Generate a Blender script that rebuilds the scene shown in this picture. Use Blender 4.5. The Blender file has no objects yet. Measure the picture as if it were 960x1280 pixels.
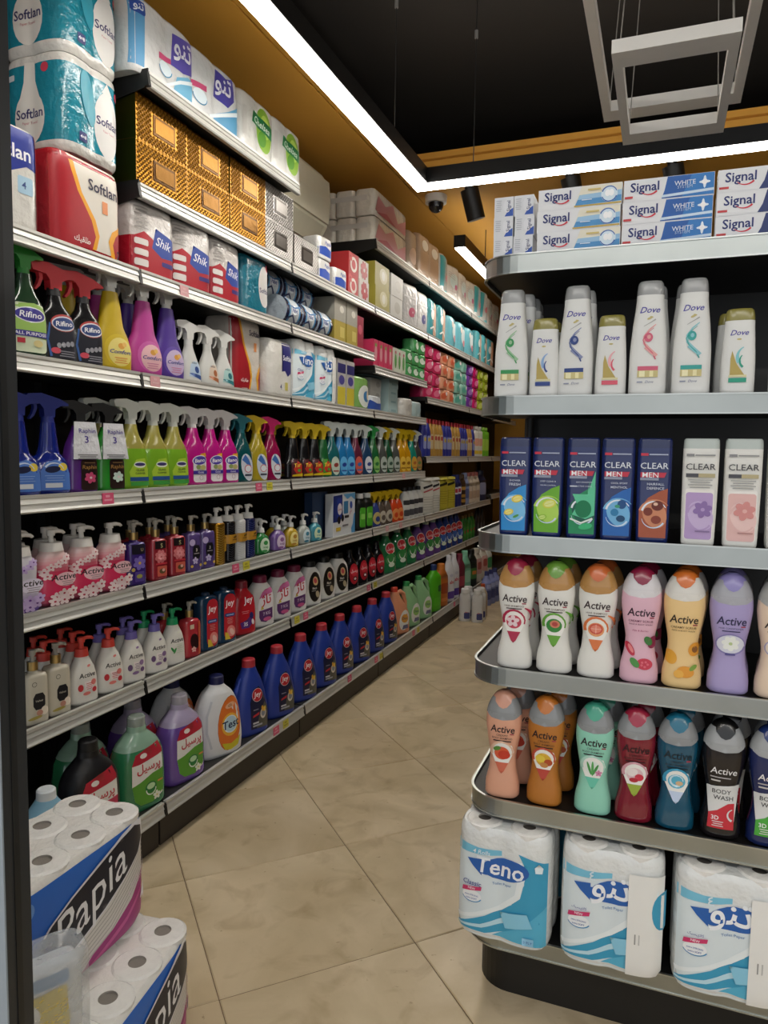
import bpy, bmesh, math, random
from mathutils import Vector, Matrix

S = bpy.context.scene
C = S.collection
rnd = random.Random(7)
PI = math.pi

# ------------------------------------------------------------------ camera
cam_d = bpy.data.cameras.new('camera')
cam = bpy.data.objects.new('camera', cam_d)
C.objects.link(cam)
S.camera = cam
pit, yaw, rol = math.radians(-4.723), math.radians(-20.911), math.radians(0.855)
fw = Vector((math.sin(yaw) * math.cos(pit), math.cos(yaw) * math.cos(pit), math.sin(pit)))
r0 = Vector((math.cos(yaw), -math.sin(yaw), 0))
u0 = r0.cross(fw)
rt = r0 * math.cos(rol) + u0 * math.sin(rol)
up = -r0 * math.sin(rol) + u0 * math.cos(rol)
cam.matrix_world = Matrix(((rt.x, up.x, -fw.x, 0), (rt.y, up.y, -fw.y, 0), (rt.z, up.z, -fw.z, 1.5), (0, 0, 0, 1)))
cam_d.sensor_width = 36
cam_d.lens = 905 / 1280 * 36
cam_d.clip_start = 0.02

# ------------------------------------------------------------------ world (daylight from the open shop front behind) + exposure
W = bpy.data.worlds.new('world')
S.world = W
W.use_nodes = True
W.node_tree.nodes['Background'].inputs[0].default_value = (0.93, 0.96, 1.0, 1)
W.node_tree.nodes['Background'].inputs[1].default_value = 0.42
LED_POWER = 13.0
S.view_settings.view_transform = 'Standard'
S.view_settings.look = 'None'
S.view_settings.gamma = 1
S.view_settings.use_curve_mapping = False
S.view_settings.exposure = 1.25

# ------------------------------------------------------------------ colour and materials
def lin(h):
    if isinstance(h, (tuple, list)):
        return tuple(h[:3])
    h = h.lstrip('#')
    if len(h) == 3:
        h = ''.join(c * 2 for c in h)
    o = []
    for i in (0, 2, 4):
        c = int(h[i:i + 2], 16) / 255
        o.append(c / 12.92 if c <= 0.04045 else ((c + 0.055) / 1.055) ** 2.4)
    return tuple(o)

MATS = {}
def attr_mat(name, rough=0.4, metal=0.0, coat=0.0, bump=0.0, bscale=30.0, var=0.06, spec=0.5, trans=0.0, alpha=1.0):
    """printed / moulded surface: colour comes from the piece's own colour attribute, worn by noise"""
    m = bpy.data.materials.new(name)
    m.use_nodes = True
    nt = m.node_tree
    b = nt.nodes['Principled BSDF']
    at = nt.nodes.new('ShaderNodeAttribute'); at.attribute_name = 'Col'
    tc = nt.nodes.new('ShaderNodeTexCoord')
    nz = nt.nodes.new('ShaderNodeTexNoise'); nz.inputs['Scale'].default_value = bscale; nz.inputs['Detail'].default_value = 3
    nt.links.new(tc.outputs['Object'], nz.inputs['Vector'])
    mr = nt.nodes.new('ShaderNodeMapRange')
    mr.inputs[3].default_value = 1 - var; mr.inputs[4].default_value = 1 + var
    nt.links.new(nz.outputs['Fac'], mr.inputs[0])
    mx = nt.nodes.new('ShaderNodeVectorMath'); mx.operation = 'SCALE'
    nt.links.new(at.outputs['Color'], mx.inputs[0]); nt.links.new(mr.outputs[0], mx.inputs['Scale'])
    nt.links.new(mx.outputs[0], b.inputs['Base Color'])
    b.inputs['Roughness'].default_value = rough
    b.inputs['Metallic'].default_value = metal
    b.inputs['Coat Weight'].default_value = coat
    b.inputs['Coat Roughness'].default_value = 0.12
    b.inputs['Specular IOR Level'].default_value = spec
    b.inputs['Transmission Weight'].default_value = trans
    b.inputs['Alpha'].default_value = alpha
    if bump:
        bp = nt.nodes.new('ShaderNodeBump'); bp.inputs['Strength'].default_value = bump; bp.inputs['Distance'].default_value = 0.01
        nt.links.new(nz.outputs['Fac'], bp.inputs['Height']); nt.links.new(bp.outputs[0], b.inputs['Normal'])
    MATS[name] = m
    return m

attr_mat('gloss_plastic', 0.22, coat=0.3, var=0.03)
attr_mat('satin_plastic', 0.42, var=0.03)
attr_mat('print', 0.38, var=0.02, spec=0.4)
attr_mat('film', 0.2, coat=0.35, bump=0.85, bscale=26, var=0.05)
attr_mat('paper', 0.85, bump=0.15, bscale=60, var=0.04)
attr_mat('carton', 0.45, var=0.03)
attr_mat('foil', 0.34, metal=0.9, bump=0.05, bscale=40, var=0.08)
attr_mat('liquid', 0.12, coat=0.6, var=0.05)
attr_mat('clear_plastic', 0.12, trans=0.55, var=0.02)
attr_mat('black_metal', 0.45, var=0.12, bscale=8)
attr_mat('rail_metal', 0.36, metal=0.35, var=0.07, bscale=5)
attr_mat('frosted', 0.3, var=0.03, coat=0.2)
attr_mat('chrome', 0.32, metal=1.0, var=0.2, bscale=5)
attr_mat('clear_film', 0.15, alpha=0.32, var=0.05, bump=0.6, bscale=35)
attr_mat('matte_paint', 0.75, var=0.06, bscale=3)

def led_mat(key='led', power=1.0):
    m = bpy.data.materials.new('led_emitter'); m.use_nodes = True
    nt = m.node_tree; nt.nodes.clear()
    e = nt.nodes.new('ShaderNodeEmission'); o = nt.nodes.new('ShaderNodeOutputMaterial')
    e.inputs[0].default_value = (1.0, 0.95, 0.87, 1); e.inputs[1].default_value = LED_POWER * power
    nt.links.new(e.outputs[0], o.inputs[0]); MATS[key] = m
led_mat()
led_mat('added_up_led', .28)  # for the added upward strips that brighten the soffit

def stone_mat():
    m = bpy.data.materials.new('travertine_tile'); m.use_nodes = True
    nt = m.node_tree; b = nt.nodes['Principled BSDF']
    N = nt.nodes.new; L = nt.links.new
    geo = N('ShaderNodeNewGeometry')
    oi = N('ShaderNodeObjectInfo')
    off = N('ShaderNodeVectorMath'); off.operation = 'MULTIPLY_ADD'; off.inputs[1].default_value = (1, 1, 1)
    cmb = N('ShaderNodeCombineXYZ')
    sc = N('ShaderNodeMath'); sc.operation = 'MULTIPLY'; sc.inputs[1].default_value = 37.0
    L(oi.outputs['Random'], sc.inputs[0]); L(sc.outputs[0], cmb.inputs[0]); L(sc.outputs[0], cmb.inputs[2])
    L(geo.outputs['Position'], off.inputs[0]); L(cmb.outputs[0], off.inputs[2])
    n1 = N('ShaderNodeTexNoise'); n1.inputs['Scale'].default_value = 2.2; n1.inputs['Detail'].default_value = 7; n1.inputs['Distortion'].default_value = 1.3
    n2 = N('ShaderNodeTexNoise'); n2.inputs['Scale'].default_value = 8; n2.inputs['Detail'].default_value = 9; n2.inputs['Distortion'].default_value = .7
    n3 = N('ShaderNodeTexNoise'); n3.inputs['Scale'].default_value = 34; n3.inputs['Detail'].default_value = 3
    for n in (n1, n2, n3): L(off.outputs[0], n.inputs['Vector'])
    r1 = N('ShaderNodeValToRGB'); r1.color_ramp.elements[0].position = .3; r1.color_ramp.elements[1].position = .72
    r1.color_ramp.elements[0].color = (.46, .36, .215, 1); r1.color_ramp.elements[1].color = (.68, .56, .38, 1)
    L(n1.outputs['Fac'], r1.inputs[0])
    r2 = N('ShaderNodeValToRGB'); r2.color_ramp.elements[0].position = .30; r2.color_ramp.elements[1].position = .46
    r2.color_ramp.elements[0].color = (.62, .56, .47, 1); r2.color_ramp.elements[1].color = (1, 1, 1, 1)
    L(n2.outputs['Fac'], r2.inputs[0])
    mx = N('ShaderNodeMix'); mx.data_type = 'RGBA'; mx.blend_type = 'MULTIPLY'; mx.inputs[0].default_value = .5
    L(r1.outputs[0], mx.inputs[6]); L(r2.outputs[0], mx.inputs[7])
    r3 = N('ShaderNodeValToRGB'); r3.color_ramp.elements[0].position = .24; r3.color_ramp.elements[1].position = .30
    r3.color_ramp.elements[0].color = (.35, .26, .17, 1); r3.color_ramp.elements[1].color = (1, 1, 1, 1)
    L(n3.outputs['Fac'], r3.inputs[0])
    m2 = N('ShaderNodeMix'); m2.data_type = 'RGBA'; m2.blend_type = 'MULTIPLY'; m2.inputs[0].default_value = .6
    L(mx.outputs[2], m2.inputs[6]); L(r3.outputs[0], m2.inputs[7])
    # each slab its own tone
    mr = N('ShaderNodeMapRange'); mr.inputs[3].default_value = .94; mr.inputs[4].default_value = 1.07
    L(oi.outputs['Random'], mr.inputs[0])
    vs = N('ShaderNodeVectorMath'); vs.operation = 'SCALE'
    L(m2.outputs[2], vs.inputs[0]); L(mr.outputs[0], vs.inputs['Scale'])
    L(vs.outputs[0], b.inputs['Base Color'])
    b.inputs['Roughness'].default_value = .3
    b.inputs['Specular IOR Level'].default_value = .35
    MATS['stone'] = m
stone_mat()

# ------------------------------------------------------------------ mesh builder
def pchip(zs, ys, z):
    n = len(zs)
    if z <= zs[0]: return ys[0]
    if z >= zs[-1]: return ys[-1]
    i = 0
    while z > zs[i + 1]: i += 1
    def dl(k): return (ys[k + 1] - ys[k]) / max(1e-9, zs[k + 1] - zs[k])
    def tg(k):
        if k == 0: return dl(0)
        if k == n - 1: return dl(n - 2)
        a, b = dl(k - 1), dl(k)
        return 0 if a * b <= 0 else 2 * a * b / (a + b)
    h = zs[i + 1] - zs[i]
    if h < 1e-6: return ys[i + 1]
    t = (z - zs[i]) / h
    t2, t3 = t * t, t ** 3
    return (2*t3-3*t2+1)*ys[i] + (t3-2*t2+t)*h*tg(i) + (-2*t3+3*t2)*ys[i+1] + (t3-t2)*h*tg(i+1)

class Prof:
    """vertical body: rings (z, half width, half depth, squareness, x offset)"""
    def __init__(s, rings, dip=0.0):
        s.r = [tuple(q) + (2.0, 0.0)[len(q) - 3:] if len(q) < 5 else tuple(q) for q in rings]
        s.zs = [q[0] for q in s.r]; s.dip = dip
        s.h = s.zs[-1]; s.w = max(q[1] for q in s.r); s.d = max(q[2] for q in s.r)
    def at(s, z): return [pchip(s.zs, [q[k] for q in s.r], z) for k in (1, 2, 3, 4)]
    def front(s, u, z, off=0.0):
        a, b, n, ox = s.at(z)
        t = (u - ox) / a
        t = max(-.985, min(.985, t))
        y = -b * (1 - abs(t) ** n) ** (1 / n)
        if s.dip: y *= 1 - s.dip * math.exp(-((t * a) / (.16 * s.w)) ** 2)
        return (ox + t * a * (1 + off * .6 / a), y - off)
    def ring(s, z, seg):
        a, b, n, ox = s.at(z)
        o = []
        if n > 3.5:                                   # even sampling along the flat sides
            m = seg // 8; t0 = .5 ** (1 / n)
            h1 = [t0 * i / m for i in range(m)]
            q1 = [(t, (1 - t ** n) ** (1 / n)) for t in h1] + [(t0, t0)] + [((1 - t ** n) ** (1 / n), t) for t in h1[::-1]]
            q1 = q1[::-1]                             # (1,0) -> (0,1)
            uv = q1[:-1] + [(-x, y) for x, y in q1[::-1][:-1]] + [(-x, -y) for x, y in q1[:-1]] + [(x, -y) for x, y in q1[::-1][:-1]]
            for x, y in uv:
                x *= a; y *= b
                if s.dip:
                    x, y = x * (1 - s.dip * .7 * math.exp(-(y / (.16 * s.d)) ** 2)), y * (1 - s.dip * math.exp(-(x / (.16 * s.w)) ** 2))
                o.append((ox + x, y, z))
            return o
        for k in range(seg):
            th = 2 * PI * (k + .5) / seg
            c, si = math.cos(th), math.sin(th)
            x = a * math.copysign(abs(c) ** (2 / n), c); y = b * math.copysign(abs(si) ** (2 / n), si)
            if s.dip: y *= 1 - s.dip * math.exp(-(x / (.16 * s.w)) ** 2); x *= 1 - s.dip * .7 * math.exp(-(y / (.16 * s.d)) ** 2)
            o.append((ox + x, y, z))
        return o

class BoxProf:
    def __init__(s, w, d, h): s.w, s.d, s.h = w / 2, d / 2, h
    def front(s, u, z, off=0.0): return (max(-s.w, min(s.w, u)), -s.d - off)

class MB:
    def __init__(s): s.v = []; s.f = []; s.c = []; s.sm = []
    def add(s, verts, faces, col, smooth=False):
        o = len(s.v); s.v += [tuple(p) for p in verts]
        c = lin(col)
        for f in faces: s.f.append(tuple(i + o for i in f)); s.c.append(c); s.sm.append(smooth)
        return s
    def loft(s, prof, col, z0=None, z1=None, nz=18, seg=24, bottom=True, top=True, colfn=None):
        z0 = prof.zs[0] if z0 is None else z0; z1 = prof.zs[-1] if z1 is None else z1
        zz = sorted(set([round(z0 + (z1 - z0) * i / nz, 5) for i in range(nz + 1)] + [z for z in prof.zs if z0 < z < z1]))
        rings = [prof.ring(z, seg) for z in zz]
        o = len(s.v)
        seg = len(rings[0])
        for r in rings: s.v += r
        for i in range(len(rings) - 1):
            cc = lin(colfn((zz[i] + zz[i + 1]) / 2 / prof.h) if colfn else col)
            for k in range(seg):
                k2 = (k + 1) % seg
                s.f.append((o + i*seg + k, o + i*seg + k2, o + (i+1)*seg + k2, o + (i+1)*seg + k)); s.c.append(cc); s.sm.append(True)
        if bottom: s.add(rings[0], [tuple(range(seg))[::-1]], colfn(0) if colfn else col)
        if top: s.add(rings[-1], [tuple(range(seg))], colfn(1) if colfn else col)
        return s
    def box(s, x0, x1, y0, y1, z0, z1, col):
        v = [(x, y, z) for x in (x0, x1) for y in (y0, y1) for z in (z0, z1)]
        return s.add(v, [(0,1,3,2),(4,6,7,5),(0,4,5,1),(2,3,7,6),(0,2,6,4),(1,5,7,3)], col)
    def cyl(s, cx, cy, z0, z1, r0_, r1_, col, seg=18, top=True, bottom=True):
        p = [(cx + r0_*math.cos(2*PI*k/seg), cy + r0_*math.sin(2*PI*k/seg), z0) for k in range(seg)]
        q = [(cx + r1_*math.cos(2*PI*k/seg), cy + r1_*math.sin(2*PI*k/seg), z1) for k in range(seg)]
        s.add(p + q, [(k, (k+1)%seg, seg+(k+1)%seg, seg+k) for k in range(seg)], col, True)
        if top: s.add(q, [tuple(range(seg))], col)
        if bottom: s.add(p, [tuple(range(seg))[::-1]], col)
        return s
    def prism(s, poly, axis, a0, a1, col):
        """2-D polygon extruded along an axis: 'x' poly=(y,z); 'y' poly=(x,z); 'z' poly=(x,y)"""
        def P(p, t): return {'x': (t, p[0], p[1]), 'y': (p[0], t, p[1]), 'z': (p[0], p[1], t)}[axis]
        n = len(poly)
        v = [P(p, a0) for p in poly] + [P(p, a1) for p in poly]
        s.add(v, [(k, (k+1)%n, n+(k+1)%n, n+k) for k in range(n)] + [tuple(range(n))[::-1], tuple(range(n, 2*n))], col)
        return s
    def tube(s, pts, r, col, seg=8, flat=1.0):
        rings = []
        for i, p in enumerate(pts):
            p = Vector(p); a = Vector(pts[max(0, i-1)]); b = Vector(pts[min(len(pts)-1, i+1)])
            t = (b - a).normalized()
            ref = Vector((0, 0, 1)) if abs(t.z) < .9 else Vector((0, 1, 0))
            n1 = t.cross(ref).normalized(); n2 = n1.cross(t)
            rr = r[i] if isinstance(r, (list, tuple)) else r
            rings.append([p + n1*rr*math.cos(2*PI*k/seg) + n2*rr*flat*math.sin(2*PI*k/seg) for k in range(seg)])
        v = [tuple(q) for rg in rings for q in rg]
        f = [(i*seg+k, i*seg+(k+1)%seg, (i+1)*seg+(k+1)%seg, (i+1)*seg+k) for i in range(len(rings)-1) for k in range(seg)]
        s.add(v, f, col, True)
        s.add([tuple(q) for q in rings[0]], [tuple(range(seg))[::-1]], col); s.add([tuple(q) for q in rings[-1]], [tuple(range(seg))], col)
        return s
    def mesh(s, name, mat):
        m = bpy.data.meshes.new(name)
        m.from_pydata(s.v, [], s.f)
        at = m.color_attributes.new('Col', 'FLOAT_COLOR', 'CORNER')
        vals = []
        for f, c in zip(s.f, s.c): vals += [c[0], c[1], c[2], 1.0] * len(f)
        at.data.foreach_set('color', vals)
        m.polygons.foreach_set('use_smooth', s.sm)
        bm = bmesh.new(); bm.from_mesh(m)
        bmesh.ops.recalc_face_normals(bm, faces=bm.faces)
        bm.to_mesh(m); bm.free()
        m.materials.append(MATS[mat])
        return m

# ------------------------------------------------------------------ flat print: shapes and lettering laid on a body's front
TXT = {}
def text_tris(body, bold, shear):
    bold = min(bold, .016)
    key = (body, bold, shear)
    if key in TXT: return TXT[key]
    cu = bpy.data.curves.new('lettering', 'FONT')
    cu.body = body; cu.resolution_u = 2; cu.shear = shear; cu.offset = bold; cu.align_x = 'CENTER'
    o = bpy.data.objects.new('lettering', cu); C.objects.link(o)
    bpy.context.view_layer.update()
    me = bpy.data.meshes.new_from_object(o.evaluated_get(bpy.context.evaluated_depsgraph_get()))
    me.calc_loop_triangles()
    v = [(p.co.x, p.co.y) for p in me.vertices]
    t = [tuple(l.vertices) for l in me.loop_triangles]
    bpy.data.objects.remove(o); bpy.data.curves.remove(cu); bpy.data.meshes.remove(me)
    if v:
        x0, x1 = min(p[0] for p in v), max(p[0] for p in v); y0, y1 = min(p[1] for p in v), max(p[1] for p in v)
        v = [((p[0] - (x0+x1)/2) / (x1-x0), (p[1] - (y0+y1)/2) / (x1-x0)) for p in v]
        TXT[key] = (v, t, (y1-y0)/(x1-x0))
    else:
        TXT[key] = ([], [], 1)
    return TXT[key]

def ell(cx, cz, rx, rz, col, rot=0, n=20):
    return ('poly', [(cx + rx*math.cos(2*PI*k/n)*math.cos(rot) - rz*math.sin(2*PI*k/n)*math.sin(rot),
                      cz + rx*math.cos(2*PI*k/n)*math.sin(rot) + rz*math.sin(2*PI*k/n)*math.cos(rot)) for k in range(n)], col)
def rect(x0, x1, z0, z1, col): return ('poly', [(x0, z0), (x1, z0), (x1, z1), (x0, z1)], col)
def poly(pts, col): return ('poly', pts, col)
def text(t, cx, cz, w, col, bold=0.0, shear=0.0, rot=0.0, tall=1.0): return ('text', t, cx, cz, w, col, bold, shear, rot, tall)
def rrect(x0, x1, z0, z1, r, col, n=4):
    pts = []
    for (cx, cz, a) in ((x1-r, z1-r, 0), (x0+r, z1-r, 90), (x0+r, z0+r, 180), (x1-r, z0+r, 270)):
        for k in range(n+1):
            th = math.radians(a + 90*k/n); pts.append((cx + r*math.cos(th), cz + r*math.sin(th)))
    return ('poly', pts, col)
def band(pts, w0, w1, col):
    """ribbon along a polyline, width w0 -> w1"""
    n = len(pts); L_, R_ = [], []
    for i, p in enumerate(pts):
        a = Vector(pts[max(0, i-1)]); b = Vector(pts[min(n-1, i+1)]); t = (b-a).normalized()
        w = (w0 + (w1-w0)*i/(n-1)) / 2
        L_.append((p[0]-t.y*w, p[1]+t.x*w)); R_.append((p[0]+t.y*w, p[1]-t.x*w))
    return ('band', L_, R_, col)
def arc(cx, cz, r, a0, a1, w0, w1, col, n=10, sq=1.0):
    return band([(cx + r*math.cos(math.radians(a0+(a1-a0)*k/n)), cz + sq*r*math.sin(math.radians(a0+(a1-a0)*k/n))) for k in range(n+1)], w0, w1, col)

def art(prof, els, name='label', mat='print', base=0.0006, step=0.0003, fine=None):
    """els in metres: x across (0 = middle), z up"""
    mb = MB()
    du = fine or max(.006, min(.03, prof.w / 4)); flat = isinstance(prof, BoxProf)
    for li, e in enumerate(els):
        bm = bmesh.new()
        if e[0] == 'poly':
            col = e[2]; bm.faces.new([bm.verts.new((p[0], p[1], 0)) for p in e[1]])
        elif e[0] == 'band':
            col = e[3]
            a = [bm.verts.new((p[0], p[1], 0)) for p in e[1]]; b = [bm.verts.new((p[0], p[1], 0)) for p in e[2]]
            for k in range(len(a)-1): bm.faces.new((a[k], b[k], b[k+1], a[k+1]))
        else:
            _, t, cx, cz, w, col, bold, shear, rot, tall = e
            v, tr, asp = text_tris(t, bold, shear)
            cr, sr = math.cos(rot), math.sin(rot)
            vs = [bm.verts.new((cx + w*(p[0]*cr - p[1]*tall*sr), cz + w*(p[0]*sr + p[1]*tall*cr), 0)) for p in v]
            for f in tr:
                try: bm.faces.new([vs[i] for i in f])
                except ValueError: pass
        if not flat and bm.verts:
            xs = [q.co.x for q in bm.verts]; zs = [q.co.y for q in bm.verts]
            for ax, lo, hi, st in ((0, min(xs), max(xs), du), (1, min(zs), max(zs), du * 1.6)):
                k = math.ceil(lo / st)
                while k * st < hi:
                    co = [0, 0, 0]; no = [0, 0, 0]; co[ax] = k * st; no[ax] = 1
                    bmesh.ops.bisect_plane(bm, geom=bm.verts[:] + bm.edges[:] + bm.faces[:], plane_co=co, plane_no=no)
                    k += 1
        bmesh.ops.triangulate(bm, faces=bm.faces[:])
        bm.verts.index_update()
        off = base + step * li
        vv = []
        for q in bm.verts:
            z = max(0.002, min(prof.h - .001, q.co.y))
            x, y = prof.front(q.co.x, z, off); vv.append((x, y, z))
        mb.add(vv, [[q.index for q in f.verts] for f in bm.faces], col, True)
        bm.free()
    m = bpy.data.meshes.new(name)
    m.from_pydata(mb.v, [], mb.f)
    at = m.color_attributes.new('Col', 'FLOAT_COLOR', 'CORNER')
    vals = []
    for f, c in zip(mb.f, mb.c): vals += [c[0], c[1], c[2], 1.0] * len(f)
    at.data.foreach_set('color', vals)
    m.polygons.foreach_set('use_smooth', mb.sm)
    m.materials.append(MATS[mat])
    return m

# ------------------------------------------------------------------ things, parts, labels
def obj(name, mesh, parent=None, loc=None):
    o = bpy.data.objects.new(name, mesh); C.objects.link(o)
    if parent: o.parent = parent
    if loc: o.location = loc
    return o
def tag(o, label, cat, group=None):
    o['label'] = label; o['category'] = cat
    if group: o['group'] = group
    return o
class SideProf:
    """the left-hand (-x) face of a body, seen from that side"""
    def __init__(s, p): s.p = p; s.w, s.d, s.h = p.d, p.w, p.h
    def front(s, u, z, off=0.0):
        a, b, n, ox = s.p.at(z); t = max(-.985, min(.985, u / b))
        x = a * (1 - abs(t) ** n) ** (1 / n)
        if s.p.dip: x *= 1 - s.p.dip * .7 * math.exp(-((t * b) / (.16 * s.p.d)) ** 2)
        return (ox - x - off, -t * b)
def thing(name, label, cat, loc=(0, 0, 0), rz=0.0, group=None):
    o = obj(name, None, None, loc); o.rotation_euler = (0, 0, rz)
    return tag(o, label, cat, group)
def struct(name, mesh):
    o = obj(name, mesh); o['kind'] = 'structure'
    return o

class Kind:
    def __init__(s, name, cat, desc): s.name, s.cat, s.desc, s.parts = name, cat, desc, []; s.d = .06; s.h = .2
    def part(s, name, mesh, under=None, label=None): s.parts.append((name, mesh, under, label)); return s
K = {}
def place(k, loc, rz, label, group=None):
    k = K[k] if isinstance(k, str) else k
    if len(k.parts) == 1:
        o = obj(k.name, k.parts[0][1], None, loc); o.rotation_euler = (0, 0, rz); return tag(o, label, k.cat, group)
    t = thing(k.name, label, k.cat, loc, rz, group)
    made = {}
    for name, me, under, lab in k.parts:
        o = obj(name, me, made.get(under, t))
        if lab: o['label'] = lab
        made.setdefault(name, o)
    return t
ORD = ['leftmost', 'second', 'third', 'fourth', 'fifth', 'sixth', 'seventh', 'eighth', 'ninth', 'tenth', 'eleventh', 'twelfth', 'thirteenth', 'fourteenth', 'fifteenth', 'sixteenth']

# ================================================================== THE SETTING
def box_mesh(name, mat, col, *bs):
    mb = MB()
    for b in bs: mb.box(*b, col)
    return mb.mesh(name, mat)

# floor: grout bed with separate diagonal stone slabs
floor = struct('floor', box_mesh('floor', 'matte_paint', '#6e5c42', (-2.3, 4.2, -1.5, 10.6, -.06, -.004)))
TS = .848
tile_me = MB()
hs, bv = .2985, .003
tile_me.add([(-hs, -hs, -.012), (hs, -hs, -.012), (hs, hs, -.012), (-hs, hs, -.012),
             (-hs, -hs, -bv), (hs, -hs, -bv), (hs, hs, -bv), (-hs, hs, -bv),
             (-hs+bv, -hs+bv, 0), (hs-bv, -hs+bv, 0), (hs-bv, hs-bv, 0), (-hs+bv, hs-bv, 0)],
            [(0,1,5,4),(1,2,6,5),(2,3,7,6),(3,0,4,7),(4,5,9,8),(5,6,10,9),(6,7,11,10),(7,4,8,11),(8,9,10,11)], '#c8b48c')
tile_me = tile_me.mesh('tile', 'matte_paint'); tile_me.materials.clear(); tile_me.materials.append(MATS['stone'])
for i in range(-6, 18):
    for j in range(-6, 18):
        u, v = .52 + TS*(i+.5), 2.66 + TS*(j-3+.5)
        x, y = (u-v)/2, (u+v)/2
        if -2.1 < x < 2.7 and -.2 < y < 10.2 and not (-.1 < x < .8 and y > 2.6):
            t = obj('tile', tile_me, floor, (x, y, rnd.uniform(-.0012, 0)))
            t.rotation_euler = (0, 0, PI/4 + (0, PI/2, PI, -PI/2)[rnd.randrange(4)])

struct('wall_left', box_mesh('wall_left', 'matte_paint', '#2a2622', (-2.36, -2.30, .3, 10.6, 0, 3.9)))
struct('wall_back', box_mesh('wall_back', 'matte_paint', '#c99232', (-2.3, 4.2, 10.5, 10.6, 0, 3.9)))
struct('wall_right', box_mesh('wall_right', 'matte_paint', '#8a8072', (4.1, 4.2, -1.5, 10.6, 0, 3.9)))
struct('ceiling', box_mesh('ceiling', 'matte_paint', '#322e2a', (-2.36, 4.2, -1.5, 10.6, 3.9, 3.96)))
MUST = '#c99232'
# dropped mustard soffit along the left wall, round to the back
struct('trim_1', box_mesh('soffit_side', 'matte_paint', MUST, (-2.30, -1.70, -1.5, 10.5, 3.3, 3.46), (-1.69, -1.60, -1.5, 4.68, 3.3, 3.46)))
soff = struct('trim_2', box_mesh('soffit_back', 'matte_paint', MUST, (-1.69, 4.1, 4.70, 10.5, 3.3, 3.46)))
slat = MB()
slat.prism([(4.70, 0), (4.672, .006), (4.668, .042), (4.70, .050)], 'x', -1.60, 4.1, '#d69a3a')
slat = slat.mesh('slat', 'matte_paint')
for k in range(3): obj('slat', slat, soff, (0, 0, 3.302 + k*.053))

# ------------------------------------------------------------------ shop-front post with glass at the near left
post = thing('door_post', 'dark grey aluminium shop-front post with glass, at the left picture edge', 'door post', (-.845, .722, 0))
obj('post', box_mesh('post', 'satin_plastic', '#26282a', (-.016, .02, -.012, .03, 0, 3.25), (-.022, -.014, -.010, .012, 0, 3.25)), post)
obj('gasket', box_mesh('gasket', 'satin_plastic', '#121314', (.0202, .0215, .002, .012, 0, 3.25)), post)
obj('daylit_front', box_mesh('daylit_front', 'satin_plastic', '#8d979f', (-.05, .0195, -.0145, -.012, 0, 3.25)), post)  # added pale plate: daylight on the post's front put into its colour
gm = MB(); gm.box(-.95, -.022, -.004, .004, 0, 3.25, '#b9c4cc'); obj('pane', gm.mesh('pane', 'clear_plastic'), post)

# ------------------------------------------------------------------ shelving along the left wall
XR, XB = -1.765, -2.24
SH = {1: 2.805, 2: 2.437, 3: 2.137, 4: 1.772, 5: 1.352, 6: .995, 7: .635, 8: .18}
def rail_mesh(L):
    mb = MB()
    mb.prism([(0, -.052), (.003, -.047), (-.001, -.040), (-.004, -.026), (-.001, -.024), (-.0055, -.010), (-.002, -.006), (-.002, .003), (-.016, .003), (-.016, -.052)], 'y', 0, L - .008, '#cfcec8')
    return mb.mesh('price_rail', 'rail_metal')
def clip_mesh():
    mb = MB(); mb.prism([(.004, -.05), (-.004, -.002), (-.016, -.002), (-.016, -.05)], 'y', -.012, .002, '#0c0c0c'); return mb.mesh('joint_clip', 'black_metal')
CLIP = clip_mesh()
def tag_mesh(col, ink):
    mb = MB(); mb.box(0, .0012, 0, .055, -.019, .019, col)
    mb.box(.0012, .0016, .016, .036, .004, .012, ink); mb.box(.0012, .0016, .008, .046, -.008, -.002, ink); return mb.mesh('price_tag', 'print')
TAGP, TAGY = tag_mesh('#d8587a', '#e9a0b0'), tag_mesh('#cfc544', '#a39a30')
TAGF = tag_mesh('#dba3a6', '#e0b8b8')
def bay(label, y0, y1, shelves, ztop, tags=()):
    t = thing('shelving_bay', label, 'shelving', (0, y0, 0), 0, 'shelving bays along the left wall')
    L = y1 - y0
    obj('back_panel', box_mesh('back_panel', 'black_metal', '#181716', (-2.262, -2.245, .004, L-.004, 0, ztop)), t)
    for yy in (.0, L-.03): obj('upright', box_mesh('upright', 'black_metal', '#0f0f0f', (-2.245, -2.205, yy, yy+.03, 0, ztop)), t)
    obj('kick_plate', box_mesh('kick_plate', 'black_metal', '#2b2522', (-1.725, -1.712, .003, L-.003, .004, .13), (-2.2, -1.725, .003, .02, .004, .13)), t)
    for i, (z, xf, br) in enumerate(shelves):
        s = obj('shelf', box_mesh('shelf', 'black_metal', '#2a2927', (-2.205, xf-.016, .004, L-.006, z-.03, z)), t)
        obj('price_rail', rail_mesh(L), s, (xf, .003, z))
        obj('joint_clip', CLIP, s, (xf, .003, z))
        if br:
            mb = MB(); mb.prism([(-2.2, -.13), (xf-.018, -.05), (xf-.005, -.045), (xf-.005, .012), (-2.2, .012)], 'y', 0, .004, '#151414')
            obj('bracket', mb.mesh('bracket', 'black_metal'), s, (0, -.002, z))
    for z, y, c in tags:
        xf = -1.68 if z < .3 else XR
        o = obj('price_tag', {'p': TAGP, 'y': TAGY, 'f': TAGF}[c], t, (xf-.001, y-y0, z-.024)); o.rotation_euler = (0, -.06, 0)
    return t
def lv(*ks): return [(SH[k], (-1.72 if k == 1 else -1.68 if k == 8 else XR), 0) for k in ks]
def br(l, *idx): return [(z, x, 1 if i in idx else b) for i, (z, x, b) in enumerate(l)]
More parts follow.
